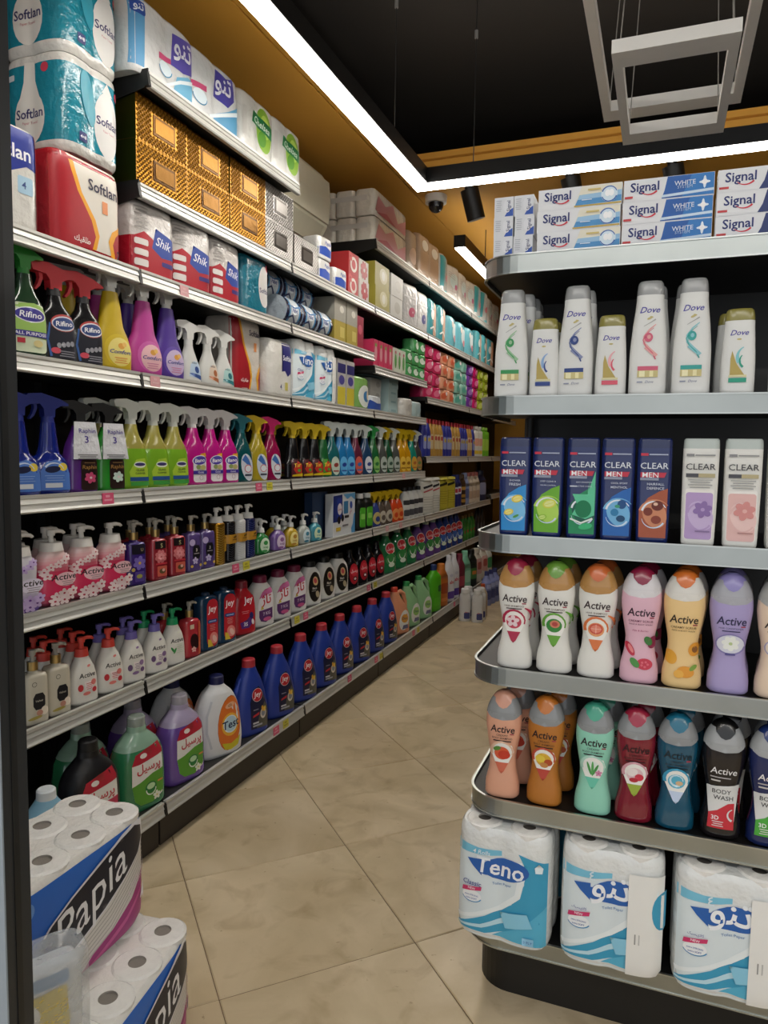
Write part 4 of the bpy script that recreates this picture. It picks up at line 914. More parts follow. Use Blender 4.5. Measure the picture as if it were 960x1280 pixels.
screw('jey_tall', 'dish_soap_bottle', 'detergent bottle', 'deep blue flat bottle with long red label', pr, '#1f3f5c', (.018, .012, '#1c3048'), [rrect(-.020, .044, .014, .222, .030, '#c22a34'), text('Jey', .010, .176, .050, '#f2e8e8', .03, .1, .08), rrect(-.016, .038, .118, .134, .007, '#27407c'), rect(-.008, .030, .123, .129, '#9aa8cc')] + lines(.01, .03, .108, 4, .007, .002, '#e8a8a0') + [ell(.016, .052, .022, .026, '#e88c84', .3), ell(.020, .048, .010, .018, '#f0c0b4', .5), poly([(-.016, .016), (.012, .016), (-.002, .046), (-.016, .05)], '#d8b83c')], 'liquid')
pr = Prof([(0, .062, .04, 3), (.008, .070, .045, 3), (.10, .070, .045, 2.8), (.17, .062, .042, 2.5), (.205, .034, .03, 2.2), (.220, .028, .028, 2)])
screw('jey_red', 'detergent_bottle', 'detergent bottle', 'glossy red detergent bottle with dark red cap', pr, '#b8242e', (.03, .032, '#7c1f2c'), [text('Jey', .010, .160, .056, '#f2e8e8', .03, .1, .08), poly([(-.038, .058), (.0, .070), (.030, .098), (.036, .055), (.012, .030), (-.030, .03)], '#5a2c78'), ell(.026, .088, .012, .016, '#2c2c6c', .3), text('3S', -.008, .050, .022, '#f0e8ec', .03), ell(.034, .056, .008, .014, '#e8d8dc', .3)] + lines(-.01, .04, .110, 2, .008, .002, '#e08890'), 'gloss_plastic')
pr = Prof([(0, .066, .042, 3.2), (.008, .074, .046, 3.2), (.12, .074, .046, 3), (.175, .066, .043, 2.7), (.208, .042, .035, 2.3), (.218, .035, .033, 2)])
def taj(key, desc, black):
    if not black:
        e = [poly([(-.040, .05), (-.046, .11), (-.030, .16), (.0, .185), (.048, .192), (.052, .10), (.046, .04), (.0, .022), (-.03, .03)], '#e6e2e4'), poly([(-.040, .14), (-.020, .172), (.0, .185), (.048, .192), (.050, .165), (.0, .155)], '#c86a9c'), text(FA_TAJ, .004, .130, .070, '#c0303c', .02, .1, .1), poly([(-.040, .05), (-.040, .082), (.046, .092), (.046, .04), (.0, .022), (-.03, .03)], '#5c3468'), text('7 KG', .006, .066, .046, '#d8c8dc', .02, 0, .1), poly([(-.034, .086), (-.012, .090), (-.022, .104)], '#c8b83c'), ell(.010, .038, .026, .010, '#c85c8c')]
    else:
        e = [ell(.004, .105, .048, .084, '#201c1a'), arc(.004, .105, .049, 0, 360, .0015, .0015, '#8c7c5c', 24, 1.72), ell(.006, .138, .020, .026, '#c8a878', .3), ell(.004, .140, .012, .016, '#b8484c', .4), text('Black', .0, .098, .036, '#d8d4cc', .02), ell(.022, .062, .014, .020, '#b8a888', .3), rect(-.024, .008, .082, .086, '#a8a49c')]
    screw(key, 'detergent_bottle', 'detergent bottle', desc, pr, '#dcdad6', (.036, .032, '#701f3c' if not black else '#161616'), e)
taj('taj', 'white detergent bottle with maroon cap and red script', False)
taj('taj_black', 'white detergent bottle with black cap and black oval label', True)
pr = Prof([(0, .058, .04, 3), (.008, .064, .044, 3), (.10, .064, .044, 2.8), (.16, .050, .038, 2.4), (.20, .024, .024, 2), (.225, .020, .02, 2)])
screw('blackred', 'detergent_bottle', 'detergent bottle', 'black detergent bottle with red oval label', pr, '#18161a', (.02, .022, '#121214'), [ell(.006, .095, .042, .066, '#a8202c'), ell(.006, .112, .034, .030, '#c83440'), text(FA_PERSIL, .006, .112, .06, '#f0e4e4', .025), ell(.012, .064, .018, .014, '#2a1a1e'), ell(.012, .064, .010, .008, '#e0c8c8')], 'gloss_plastic')
def dish(key, desc, bc, mat='liquid'):
    pr = Prof([(0, .075, .045, 3.2), (.008, .084, .05, 3), (.11, .084, .05, 2.8), (.165, .066, .045, 2.4), (.205, .030, .028, 2.1), (.222, .024, .024, 2)])
    screw(key, 'dish_soap_bottle', 'dish soap bottle', desc, pr, bc, (.024, .03, '#b8c8be' if 'blue' not in key else '#3c5088'), [ell(.006, .148, .046, .034, '#e8e2de'), ell(.006, .148, .042, .030, '#c8343c'), text(FA_PERSIL, .006, .146, .068, '#f2eaea', .025), ell(.008, .085, .050, .034, '#3f8c48' if 'blue' not in key else '#3c64b0'), arc(.008, .092, .030, 180, 360, .006, .006, '#e8ece4'), ell(.016, .050, .030, .014, '#d8e4d4')], mat)
dish('dish_green', 'green dish soap bottle with red oval wordmark', '#2f7c4c')
dish('dish_purple', 'purple dish soap bottle with red oval wordmark', '#6a4a90')
dish('dish_blue', 'blue dish soap bottle with red oval wordmark', '#27418c')
simple('small_green', 'cleaner_bottle', 'cleaner bottle', 'slim green bottle with brown cap', .09, .06, .25, '#2f7a30', '#7c5a30', [(-.6, .7, .2, .55, '#3f9440'), (-.3, .4, .3, .42, '#b8383c')], shoulder=.75, neck=.3)
simple('slim_black', 'cleaner_bottle', 'cleaner bottle', 'slim black bottle with pale label', .085, .055, .26, '#1c1b1e', '#101010', [(-.5, .6, .2, .5, '#55545c')], shoulder=.7, neck=.3)

# ---------------------------------------------------------------- third lowest left shelf
PF = Prof([(0, .046, .030, 2.7), (.006, .052, .034, 2.7), (.05, .052, .034, 2.6), (.10, .046, .031, 2.5), (.135, .048, .032, 2.4), (.160, .042, .030, 2.2), (.168, .036, .030, 2), (.176, .034, .032, 2)])
def foam(key, desc, grad, fl, eye):
    e = []
    for (x, z) in ((-.036, .110), (-.020, .124), (.0, .132), (.016, .142), (.024, .154), (-.030, .098)): e += flower(x, z, .0125, fl, eye)
    for (x, z) in ((-.012, .030), (.008, .040), (.024, .030), (.006, .020), (-.018, .018), (.028, .046)): e += flower(x, z, .015, fl, eye)
    e += [ell(.010, .086, .027, .022, '#e9bcc4' if 'pink' in key else '#e4dcec'), text('Active', .006, .094, .062, '#2c2426', .014, .12, 0, 1.1)] + lines(.014, .03, .078, 3, .006, .002, '#8c7c7c')
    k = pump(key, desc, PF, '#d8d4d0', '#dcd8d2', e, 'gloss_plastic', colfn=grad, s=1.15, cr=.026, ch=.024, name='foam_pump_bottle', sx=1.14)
def mixh(a, b, t):
    a, b = lin(a), lin(b); t = max(0, min(1, t)); return tuple(x + (y-x)*t for x, y in zip(a, b))
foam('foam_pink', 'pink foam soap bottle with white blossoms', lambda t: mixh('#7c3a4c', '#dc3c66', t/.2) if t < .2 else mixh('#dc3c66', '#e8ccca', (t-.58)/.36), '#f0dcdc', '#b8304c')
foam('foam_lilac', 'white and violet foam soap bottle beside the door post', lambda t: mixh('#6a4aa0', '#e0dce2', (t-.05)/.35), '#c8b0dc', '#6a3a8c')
def tower(key, desc, bc, zig, mat):
    pr = Prof([(0, .031, .031, 4), (.003, .033, .033, 4), (.178, .033, .033, 4), (.184, .031, .031, 3.5), (.188, .024, .024, 2)])
    e = []
    zz = .012
    while zz < .17:
        e += [band([(-.031, zz), (-.012, zz-.008), (.006, zz)], .0022, .0022, zig)]
        zz += .0105
    if key != 'tw_gold': e += [rect(-.0325, .0325, .086, .126, '#b8862c'), rect(-.010, .026, .100, .104, '#5c4010'), ell(.008, .114, .012, .005, '#5c4010', .3)]
    else: e += [rect(.004, .028, .06, .13, '#b08020'), text('Bee', .016, .12, .02, '#3c2a10', .02, .2), rect(.006, .026, .098, .1, '#5c4010')]
    pump(key, desc, pr, bc, '#dcd9d2', e, mat, s=1.15, cr=.023, ch=.022, name='foam_pump_bottle')
tower('tw_gold', 'gold square foam pump bottle with chevrons', '#a8781c', '#d8b050', 'foil')
tower('tw_black', 'black square foam pump bottle with gold band', '#1a1a1e', '#3a3a40', 'gloss_plastic')
tower('tw_white', 'white square foam pump bottle with gold band', '#d4d4d2', '#c0c0be', 'satin_plastic')
tower('tw_navy', 'navy square foam pump bottle with gold band', '#1d2450', '#3a4480', 'gloss_plastic')
PS = Prof([(0, .040, .026, 3), (.005, .045, .030, 3), (.06, .045, .030, 2.8), (.085, .036, .026, 2.4), (.100, .017, .017, 2), (.108, .014, .014, 2)])
def soap(key, desc, bc, lab, c):
    pump(key, desc, PS, bc, '#dcdcd8', [ell(.006, .044, .030, .036, lab), ell(.008, .056, .013, .011, c), text('soap', .008, .032, .030, c, .02), ell(.0, .016, .018, .006, c)], 'liquid', s=1.05, cr=.015, ch=.02)
soap('soap_green', 'small green liquid soap bottle with white pump', '#2c7c3c', '#cfe0c8', '#3c9048')
soap('soap_purple', 'small purple liquid soap bottle with white pump', '#7a5c9c', '#dcc8dc', '#8c5c90')
soap('soap_yellow', 'small yellow liquid soap bottle with white pump', '#c0a02c', '#e8d88c', '#b8862c')
soap('soap_clear', 'small clear liquid soap bottle with white pump', '#a8aca4', '#c8d8dc', '#3c7c94')
soap('soap_aqua', 'small aqua liquid soap bottle with white pump', '#3f8c9c', '#cfe0b8', '#3c8c9c')
carton('refill_box', 'blue and white detergent gift carton with bottle picture', .30, .05, .235, '#d6d8da',
       [poly([(-.148, .08), (-.148, .225), (-.03, .23), (-.02, .12), (-.06, .08)], '#1f3278'), rrect(-.10, -.035, .09, .215, .02, '#253c94'), ell(-.062, .150, .030, .032, '#d8d0d4'), text(FA_PERSIL, -.062, .150, .05, '#b8303c', .03), poly([(-.02, .23), (.148, .232), (.148, .19), (.09, .215), (.04, .2)], '#5c9cc8'), rect(-.01, .05, .12, .19, '#3c7ca8'), poly([(.10, .004), (.148, .004), (.148, .12), (.13, .11), (.12, .06), (.095, .03)], '#4c94c4'), ell(.09, .165, .018, .022, '#2c4c9c', .3), rect(.0, .06, .095, .11, '#2a2a34'), ell(-.075, .09, .020, .022, '#1a1a1c'), ell(-.028, .098, .018, .020, '#1a1a1c'), rect(-.115, -.055, .03, .05, '#d8b83c'), rect(-.03, .05, .05, .06, '#7c7c84'), text('\ufead\ufeae\ufed3', .075, .128, .036, '#c04c70', .02, 0, .3)], 'gift_carton', 'carton')
carton('navy_box', 'dark blue carton standing behind the gift carton', .20, .05, .27, '#1f3556', [poly([(-.1, .0), (-.1, .12), (-.04, .14), (.0, .0)], '#8cb0c8')], 'carton', 'carton')
simple('blk_green', 'cleaner_bottle', 'cleaner bottle', 'black bottle with white cap and bright green label', .10, .065, .235, '#141814', '#d8d8d4', [(-.5, .7, .08, .62, '#4c9c2c'), (-.3, .5, .3, .45, '#8cc860')], shoulder=.85, neck=.55)
def can_trigger(key, desc, bc, tc, lab):
    pr = Prof([(0, .044, .030, 2.6), (.005, .048, .033, 2.6), (.06, .047, .033, 2.5), (.12, .036, .027, 2.3), (.155, .020, .02, 2)])
    spray(key, desc, pr, bc, tc, [ell(.006, .055, .034, .040, lab), ell(.008, .05, .018, .018, bc)], 'gloss_plastic', s=.95)
can_trigger('tr_blue', 'blue trigger bottle with yellow nozzle head', '#33407c', '#c8a81c', '#b8a86c')
can_trigger('tr_brown', 'grey-brown trigger bottle with yellow nozzle head', '#5c5046', '#c8a81c', '#b8b0a0')
can_trigger('tr_orange', 'orange red trigger bottle with yellow nozzle head', '#cc4420', '#c8a81c', '#e08c4c')
simple('bw_round', 'cleaner_bottle', 'cleaner bottle', 'white and black bottle with black cap', .095, .065, .24, '#c8c8c4', '#17171a', [(-.8, .8, .45, .6, '#3a3a3c'), (-.7, .7, .1, .3, '#4c4c50')], shoulder=.75, neck=.42)
simple('home_white', 'cleaner_can', 'cleaner bottle', 'chunky white cleaner bottle with red slash marks', .20, .10, .255, '#d6d4ca', '#d6d4ca', [], els=[band([(-.06, .185), (.06, .205)], .016, .016, '#2a2a2c'), band([(-.06, .155), (.065, .178)], .010, .010, '#c85c5c')] + lines(0, .14, .12, 6, .018, .004, '#b0aea4'), shoulder=.92, neck=.7, capf=.06)
simple('home_yellow', 'cleaner_can', 'cleaner bottle', 'chunky yellow cleaner bottle with black slash marks', .22, .10, .25, '#c0b23c', '#c8bc48', [], els=[band([(-.07, .185), (.07, .205)], .018, .018, '#2c3020')] + lines(0, .15, .14, 6, .018, .004, '#a09430'), shoulder=.92, neck=.7, capf=.06)
simple('navy_tall', 'cleaner_bottle', 'cleaner bottle', 'tall navy cleaner bottle with red badge', .12, .07, .27, '#232d6c', '#2a3478', [(-.5, .6, .4, .62, '#c8ccd8'), (-.3, .4, .45, .57, '#b83844')], shoulder=.8, neck=.35)
simple('brown_pat', 'cleaner_bottle', 'cleaner bottle', 'brown bottle with gold chevron pattern', .12, .08, .27, '#3c2a1c', '#4c3824', [(-.8, .8, .1, .2, '#a8803c'), (-.8, .8, .26, .36, '#a8803c'), (-.8, .8, .5, .6, '#b88c44')], shoulder=.85, neck=.6)
simple('lav_tall', 'cleaner_bottle', 'cleaner bottle', 'tall periwinkle bottle', .13, .08, .28, '#8c98c0', '#98a4cc', [(-.5, .5, .2, .5, '#5a6494')], shoulder=.7)
simple('cream_tall', 'cleaner_bottle', 'cleaner bottle', 'tall cream bottle with pink cap', .13, .08, .28, '#d4c4b0', '#b86c64', [(-.5, .6, .15, .4, '#b89c84')], shoulder=.7)
simple('dark_round', 'cleaner_bottle', 'cleaner bottle', 'dark navy round bottle with pale label', .2, .1, .29, '#252a48', '#20243c', [(-.6, .6, .2, .6, '#8a8ca8')], shoulder=.7)

# ---------------------------------------------------------------- trigger sprays of the fourth lowest left shelf
SP = Prof([(0, .044, .028, 3.4), (.006, .050, .032, 3.4), (.06, .051, .032, 3.2), (.12, .048, .031, 3), (.155, .040, .028, 2.6), (.185, .026, .023, 2.2), (.21, .020, .02, 2), (.225, .018, .018, 2)])
spray('sp_navy', 'deep blue window spray with pale blue label', Prof([(0, .046, .03, 3), (.006, .052, .034, 3), (.06, .052, .034, 2.8), (.10, .046, .03, 2.4), (.125, .028, .024, 2.1), (.17, .022, .021, 2), (.215, .018, .018, 2)]), '#16257c', '#1c2a80', [poly([(-.036, .012), (-.034, .07), (-.020, .095), (.006, .104), (.034, .092), (.044, .06), (.046, .012)], '#4f78c4'), ell(.024, .082, .013, .012, '#dcc03c'), ell(-.004, .075, .020, .010, '#10183c', .15), arc(.0, .068, .026, 20, 150, .002, .005, '#c8d8ec'), rect(-.024, .020, .020, .034, '#cfd4dc')] + lines(0, .05, .055, 3, .007, .002, '#8ca8d8'), s=1.2)
SRA = Prof([(0, .043, .03, 3), (.006, .048, .033, 3), (.09, .047, .033, 2.8), (.15, .038, .028, 2.5), (.19, .024, .022, 2.1), (.21, .018, .018, 2)])
def rap(key, desc, bc, c): spray(key, desc, SRA, bc, '#141416', [rrect(-.014, .040, .006, .104, .010, '#2a1816'), text('Raphin', .013, .078, .046, '#b88c4c', .01, .1), rect(-.004, .030, .092, .095, '#8c6c44')] + flower(.013, .046, .018, c, '#e8d0d0', 6), s=1.1, tag_=True)
rap('sp_purple', 'purple room spray with black trigger and silver tag', '#5c2a84', '#c84c74')
rap('sp_lime', 'green room spray with black trigger and silver tag', '#2f9430', '#c8dcd0')
spray('sp_glass', 'lime green glass cleaner spray with clear trigger', SP, '#7db02c', '#cfd1c8', [poly([(-.018, .012), (-.024, .06), (.0, .104), (.030, .108), (.042, .07), (.044, .012)], '#a8c838'), ell(.012, .085, .021, .011, '#e6ecd8'), ell(.012, .086, .018, .006, '#3c3468'), text('GLASS', .012, .066, .028, '#2c3c2c', .02), text('CLEANER', .012, .055, .034, '#2c3c2c', .02), rect(-.022, .044, .028, .042, '#27508c'), rect(-.020, .044, .012, .026, '#3f9440')], 'liquid', colfn=lambda t: '#7db02c' if t < .62 else '#a39a4c', s=1.2, tmat='clear_plastic')
spray('sp_mag', 'magenta bathroom cleaner spray with clear trigger', SP, '#b81a7e', '#d2cecc', [rrect(-.016, .040, .012, .112, .012, '#e0d8dc'), poly([(.010, .112), (.040, .112), (.040, .128), (.014, .124)], '#d89c2c'), ell(.010, .098, .030, .020, '#e6e0ea', .15), ell(.010, .098, .027, .017, '#4a3c9c', .15), text('Bano', .010, .098, .042, '#f2f0f4', .03, .15, .1), ell(.004, .072, .010, .009, '#8c9c5c'), ell(.022, .070, .012, .010, '#b8b070'), rect(-.017, .041, .044, .058, '#3c2c8c'), text('Gold', .012, .051, .022, '#d8d4e4', .02), arc(.014, .030, .007, 0, 350, .0015, .0015, '#a87c8c', 10, 1.3)], 'liquid', s=1.15, tmat='clear_plastic')
def oval(key, desc, bc, tc): spray(key, desc, Prof([(0, .042, .028, 2.8), (.006, .047, .032, 2.8), (.07, .048, .032, 3), (.125, .045, .030, 2.8), (.165, .033, .026, 2.4), (.19, .023, .021, 2.1), (.216, .019, .019, 2)]), bc, tc, [ell(.012, .066, .029, .060, '#c8ccd4', .18), poly([(-.014, .098), (.002, .122), (.018, .100), (.030, .070), (.010, .078)], '#3c68a8'), ell(.014, .060, .016, .018, '#dfe2e6'), arc(.014, .060, .016, 0, 350, .003, .003, '#c04c5c', 14), rect(-.002, .032, .028, .036, '#3a3c4c')], 'liquid', s=1.15)
oval('sp_teal', 'dark teal multi-surface spray with teal trigger', '#124c50', '#1a6670')
oval('sp_yel', 'clear yellow multi-surface spray with yellow trigger', '#a89428', '#c8a81c')
oval('sp_pink', 'dark pink multi-surface spray with pink trigger', '#8c1446', '#c81c68')
def bug(key, desc, bc, bright): spray(key, desc, Prof([(0, .044, .03, 3.2), (.005, .049, .033, 3.2), (.075, .049, .033, 3), (.105, .034, .026, 2.4), (.16, .028, .024, 2.2), (.205, .020, .02, 2)]), bc, '#c0a41c', [rrect(-.026, .042, .010, .098, .008, bright), poly([(-.016, .05), (.01, .09), (.036, .07), (.036, .03), (.0, .028)], '#b83428'), text('Tar', .008, .070, .040, '#e0c03c', .03, .2, .15), poly([(-.024, .014), (.040, .014), (.040, .030), (-.02, .022)], '#c8b020'), ell(.016, .044, .010, .008, '#4c9440')], 'gloss_plastic', s=1.15)
bug('sp_bug', 'black insect spray with yellow trigger', '#131214', '#4a1c24')
bug('sp_buggreen', 'green insect spray with yellow trigger', '#1f5c30', '#4c8c34')
def grey(key, desc, bc, lab, c, tc='#c2c8c4'): spray(key, desc, SP, bc, tc, [ell(.010, .062, .030, .052, lab, .12), ell(.012, .066, .016, .012, c, .2), rect(-.008, .030, .028, .036, c)], 'liquid', s=1.15, tmat='clear_plastic')
grey('sp_tealg', 'teal kitchen spray with clear trigger', '#1c5c60', '#b8c8b8', '#8c3c34')
grey('sp_blue', 'bright blue bath spray with clear trigger', '#1f6ca4', '#5ca8d8', '#27408c')
grey('sp_plum', 'plum spray with red label and clear trigger', '#5c2438', '#c85c50', '#3c68a8')
grey('sp_steel', 'dark blue spray with clear trigger', '#203c5c', '#c8ccd4', '#33407c')
grey('sp_green2', 'green spray with bright green trigger', '#1f5c34', '#7cac5c', '#2a6a38', '#2f8c44')
grey('sp_grey', 'dark grey spray with grey trigger', '#4a4c48', '#a8b0a8', '#3a4a3c')
grey('sp_gy', 'dark green spray with yellow trigger', '#1c4c34', '#a0b0a0', '#2c4c3c', '#c0a41c')
grey('sp_amber', 'amber yellow spray with yellow trigger', '#c08a14', '#d8b040', '#8c5c10', '#c8a81c')
grey('sp_tealy', 'turquoise spray with yellow trigger', '#1c7c6c', '#c89c3c', '#a85c2c', '#c8a81c')
grey('sp_print', 'dark patterned spray with grey trigger', '#403c3a', '#a87c4c', '#5c7c3c')

# fifth lowest left shelf
spray('rif_green', 'clear green all-purpose cleaner with green ball cap', Prof([(0, .044, .03, 3), (.005, .050, .033, 3), (.10, .049, .033, 3), (.15, .042, .03, 2.6), (.20, .022, .021, 2.1), (.235, .018, .018, 2)]), '#243c28', '#2f8c34', [rrect(-.044, .044, .012, .150, .014, '#cfd8b8'), poly([(-.044, .06), (.044, .052), (.044, .14), (.010, .152), (-.044, .145)], '#9cc060'), ell(.0, .118, .040, .022, '#e6e6ea'), ell(.0, .118, .037, .019, '#3c348c'), text('Rifino', .0, .118, .056, '#f2f2f6', .02, .15), rect(-.044, .044, .056, .072, '#3c348c'), text('ALL PURPOSE', 0, .064, .078, '#e6e6ee', .02), rect(-.034, -.016, .036, .050, '#b8303c'), ell(.016, .038, .012, .010, '#d8c88c')], 'liquid', s=1.1)
def rifb(key, desc): spray(key, desc, Prof([(0, .044, .03, 3), (.005, .050, .033, 3), (.09, .050, .033, 3), (.14, .042, .03, 2.6), (.175, .022, .021, 2.1), (.195, .018, .018, 2)]), '#121214', '#d4303a', [poly([(-.030, .008), (-.030, .11), (-.010, .136), (.044, .140), (.046, .008)], '#1c1e2c'), ell(.010, .114, .036, .026, '#b84040', .12), ell(.010, .112, .034, .022, '#dadce4', .12), ell(.010, .112, .031, .018, '#27407c', .12), text('Rifino', .010, .112, .048, '#f2f2f6', .03, .15, .1), band([(-.026, .012), (-.034, .06), (-.028, .11)], .006, .004, '#3c64a8'), ell(-.014, .030, .013, .009, '#d04c5c')] + [ell(-.006 + q*.012, .046 + q*.003, .006, .008, '#9c9ca4') for q in range(4)] + lines(.016, .044, .028, 3, .007, .003, '#8c8c94'), 'gloss_plastic', collar='#2a2a2c', s=1.3)
rifb('rif_black', 'black kitchen degreaser spray with red trigger')
CF = Prof([(0, .050, .032, 2.8), (.006, .056, .036, 2.8), (.06, .058, .037, 2.6), (.11, .050, .033, 2.4), (.15, .036, .028, 2.2), (.21, .029, .025, 2.1), (.262, .021, .021, 2)])
def comfort(key, desc, bc, lab, ring): spray(key, desc, CF, bc, '#d0d0ca', [ell(.008, .066, .044, .056, ring), ell(.012, .062, .038, .048, lab), ell(.012, .062, .035, .045, lab), ell(.014, .082, .010, .010, '#dc9c3c'), ell(.024, .088, .007, .008, '#e8b860'), text('Comfort', .012, .062, .066, '#2c3c8c', .012, .25)] + lines(.012, .04, .040, 3, .008, .003, '#e0984c' if key == 'cf_yel' else '#c87c9c'), 'satin_plastic', s=1.15, tmat='clear_plastic', sc=(1.3, 1.0, 1.03))
comfort('cf_yel', 'yellow fabric spray bottle with clear trigger', '#c8aa1c', '#ead87c', '#d4b82c')
comfort('cf_mag', 'magenta fabric spray bottle with clear trigger', '#b83c90', '#e8b8bc', '#c85ca4')
comfort('cf_pur', 'purple fabric spray bottle with clear trigger', '#4a2c8c', '#c8b4d4', '#5c40a0')
WS = Prof([(0, .044, .028, 2.8), (.006, .050, .031, 2.8), (.05, .048, .030, 2.6), (.10, .032, .024, 2.3), (.14, .018, .018, 2), (.155, .016, .016, 2)])
def whites(key, desc, c1, c2): spray(key, desc, WS, '#d0cfca', '#d6d5d0', [poly([(-.018, .022), (-.010, .07), (.006, .084), (.026, .082), (.044, .04), (.042, .014)], c2), text('miss', .008, .078, .024, '#5c5c60', .01), poly([(-.018, .034), (.0, .024), (.042, .010), (.042, .028), (.0, .036)], c1), ell(.018, .05, .010, .014, c1, .3)], 'satin_plastic', s=1.25, sc=(1.06, 1, 1))
whites('ws_blue', 'white trigger spray with blue label', '#2c4c8c', '#b8cce0')
whites('ws_brown', 'white trigger spray with brown label', '#a8643c', '#d8c4b0')
whites('ws_teal', 'white trigger spray with teal cypress label', '#1f6c74', '#a8ccc8')

# ---------------------------------------------------------------- soft packs and boxes of the upper left shelves
def soft(key, desc, w, d, h, col, els, name='tissue_pack', cat='tissue pack', n=6, dip=0, colfn=None, mat='film', sides=()):
    k = newkind(key, name, cat, desc, d, h)
    a, b = w/2, d/2
    pr = Prof([(0, a*.95, b*.93, n), (h*.04, a*.99, b*.985, n), (h*.3, a, b, n), (h*.7, a, b*1.0, n), (h*.93, a*.985, b*.96, n), (h*.985, a*.94, b*.86, n), (h, a*.86, b*.74, n)], dip)
    mb = MB(); mb.loft(pr, col, nz=12, seg=80 if dip else 48, colfn=colfn); k.part('wrapper', mb.mesh('wrapper', mat))
    if els: k.part('print', art(pr, els, 'print', fine=.014))
    return k
def curve_side(h, col, edge, w):     # waisted colour fields with bright edge
    return [poly([(-w, .01), (-w, h*.97), (-w*.55, h*.97), (-w*.45, h*.80), (-w*.30, h*.62), (.10*w, h*.38), (.22*w, h*.22), (.10*w, h*.01)], edge),
            poly([(-w, .01), (-w, h*.97), (-w*.68, h*.97), (-w*.58, h*.80), (-w*.42, h*.62), (-.02*w, h*.36), (.10*w, h*.20), (-.02*w, h*.01)], col),
            poly([(w, .01), (w, h*.44), (.62*w, h*.32), (.5*w, h*.2), (.62*w, h*.01)], edge), poly([(w, .01), (w, h*.38), (.74*w, h*.28), (.64*w, h*.18), (.76*w, h*.01)], col)]
soft('red_soft', 'red and white kitchen towel pack with yellow curves', .30, .20, .30, '#9c1a26', [rect(-.12, .149, .006, .29, '#d9d2c6')] + curve_side(.30, '#a81c28', '#e8a020', .148) + [text('Softlan', .052, .222, .135, '#2a2440', .03), rect(.045, .07, .145, .185, '#e0905c'), text('\ufeda\ufef4\ufed8\ufee0\ufec3', -.045, .035, .07, '#f0dcd8', .015), text('2', .125, .025, .02, '#2a2440', .03)])
soft('red_soft_big', 'tall red and white towel pack with yellow curves', .25, .18, .34, '#d2cac0', curve_side(.34, '#a01a26', '#e0a028', .124) + [text('Softlan', .05, .272, .10, '#2a2440', .018), rect(.04, .062, .19, .23, '#d88c54'), text('\ufeda\ufef4\ufed8\ufee0\ufec3', -.04, .05, .06, '#f0dcd8', .015)])
soft('white_soft', 'white paper towel pack with dark blue patch', .25, .18, .275, '#dcd9d2', [poly([(.0, .12), (.0, .262), (.115, .262), (.115, .105), (.09, .12), (.06, .10), (.03, .125)], '#2c2c74'), text('Softlan', .058, .190, .095, '#ecebf0', .018), text('4', -.01, .045, .018, '#3a3a60', .02), rect(.03, .06, .03, .07, '#d0c468')])
soft('bw_soft', 'blue and white towel pack in front of the red pack', .19, .12, .29, '#d8d5ce', [poly([(-.094, .15), (-.05, .17), (.0, .155), (.05, .18), (.094, .17), (.094, .28), (-.094, .285)], '#24348c'), text('Softlan', -.01, .215, .15, '#ecebf0', .018), rrect(.02, .07, .10, .15, .006, '#a8c8dc'), text('4', .04, .125, .014, '#3a4c80', .03), rect(-.05, -.02, .06, .08, '#dc9c60'), rect(.082, .094, .01, .28, '#a81c28')])
TEAL = '#1f7f93'
def tealpack(key, desc, w, d, h):
    wf = lambda t: TEAL if .10 < t < .90 else '#cfccc6'
    k = rollpack(key, desc, w, d, h, 2, 2, TEAL, [ell(.055, h*.44, .056, h*.36, '#d4d2cf'), poly([(.03, h*.78), (.055, h*.90), (.08, h*.78)], '#d4d2cf'), text('Softlan', .058, h*.47, .10, '#2f2a5c', .02), text('Paper Towel', .058, h*.37, .05, '#b8606c'), ell(.105, h*.82, .014, .014, '#c03c50'), rrect(-.072, -.04, h*.14, h*.24, .004, '#22306c'), text('4=8', -.056, h*.19, .024, '#e6e6ee', .02), ell(-.03, h*.62, .03, h*.28, '#2f93a8', .2)], top=False, name='towel_roll_pack', wrapfn=wf, dip=.05)
    pr = Prof([(0, w/2*.93, d/2*.93, 5), (.012, w/2*.985, d/2*.985, 5), (.03, w/2, d/2, 5), (h*.5, w/2*1.005, d/2*1.01, 5), (h-.03, w/2*.995, d/2*.995, 5), (h-.008, w/2*.975, d/2*.97, 5), (h, w/2*.93, d/2*.92, 5)], .05)
    k.part('side_print', art(SideProf(pr), [ell(-.01, h*.36, .062, h*.27, '#d9d4cd'), poly([(-.055, h*.5), (-.032, h*.72), (-.028, h*.92), (.012, h*.92), (.014, h*.72), (.038, h*.5)], '#d9d4cd'), text('Softlan', -.01, h*.40, .11, '#2f2a5c', .02), text('Paper Towel', -.01, h*.30, .06, '#b8606c'), ell(.055, h*.84, .015, .015, '#c03c50'), rrect(-.10, -.07, h*.76, h*.82, .004, '#c8d4d8')], 'side_print', fine=.012))
tealpack('teal_pack', 'teal towel roll pack with white drop emblems', .26, .27, .30)
def tealroll(key, desc): soft(key, desc, .22, .2, .255, '#1d6f84', [ell(.060, .13, .052, .095, '#cdcac6'), text('Softlan', .06, .11, .085, '#2f2a5c', .02), ell(.085, .22, .016, .016, '#c04c60')], 'towel_roll_pack')
tealroll('teal_soft', 'teal towel pack with one white emblem, glossy film')
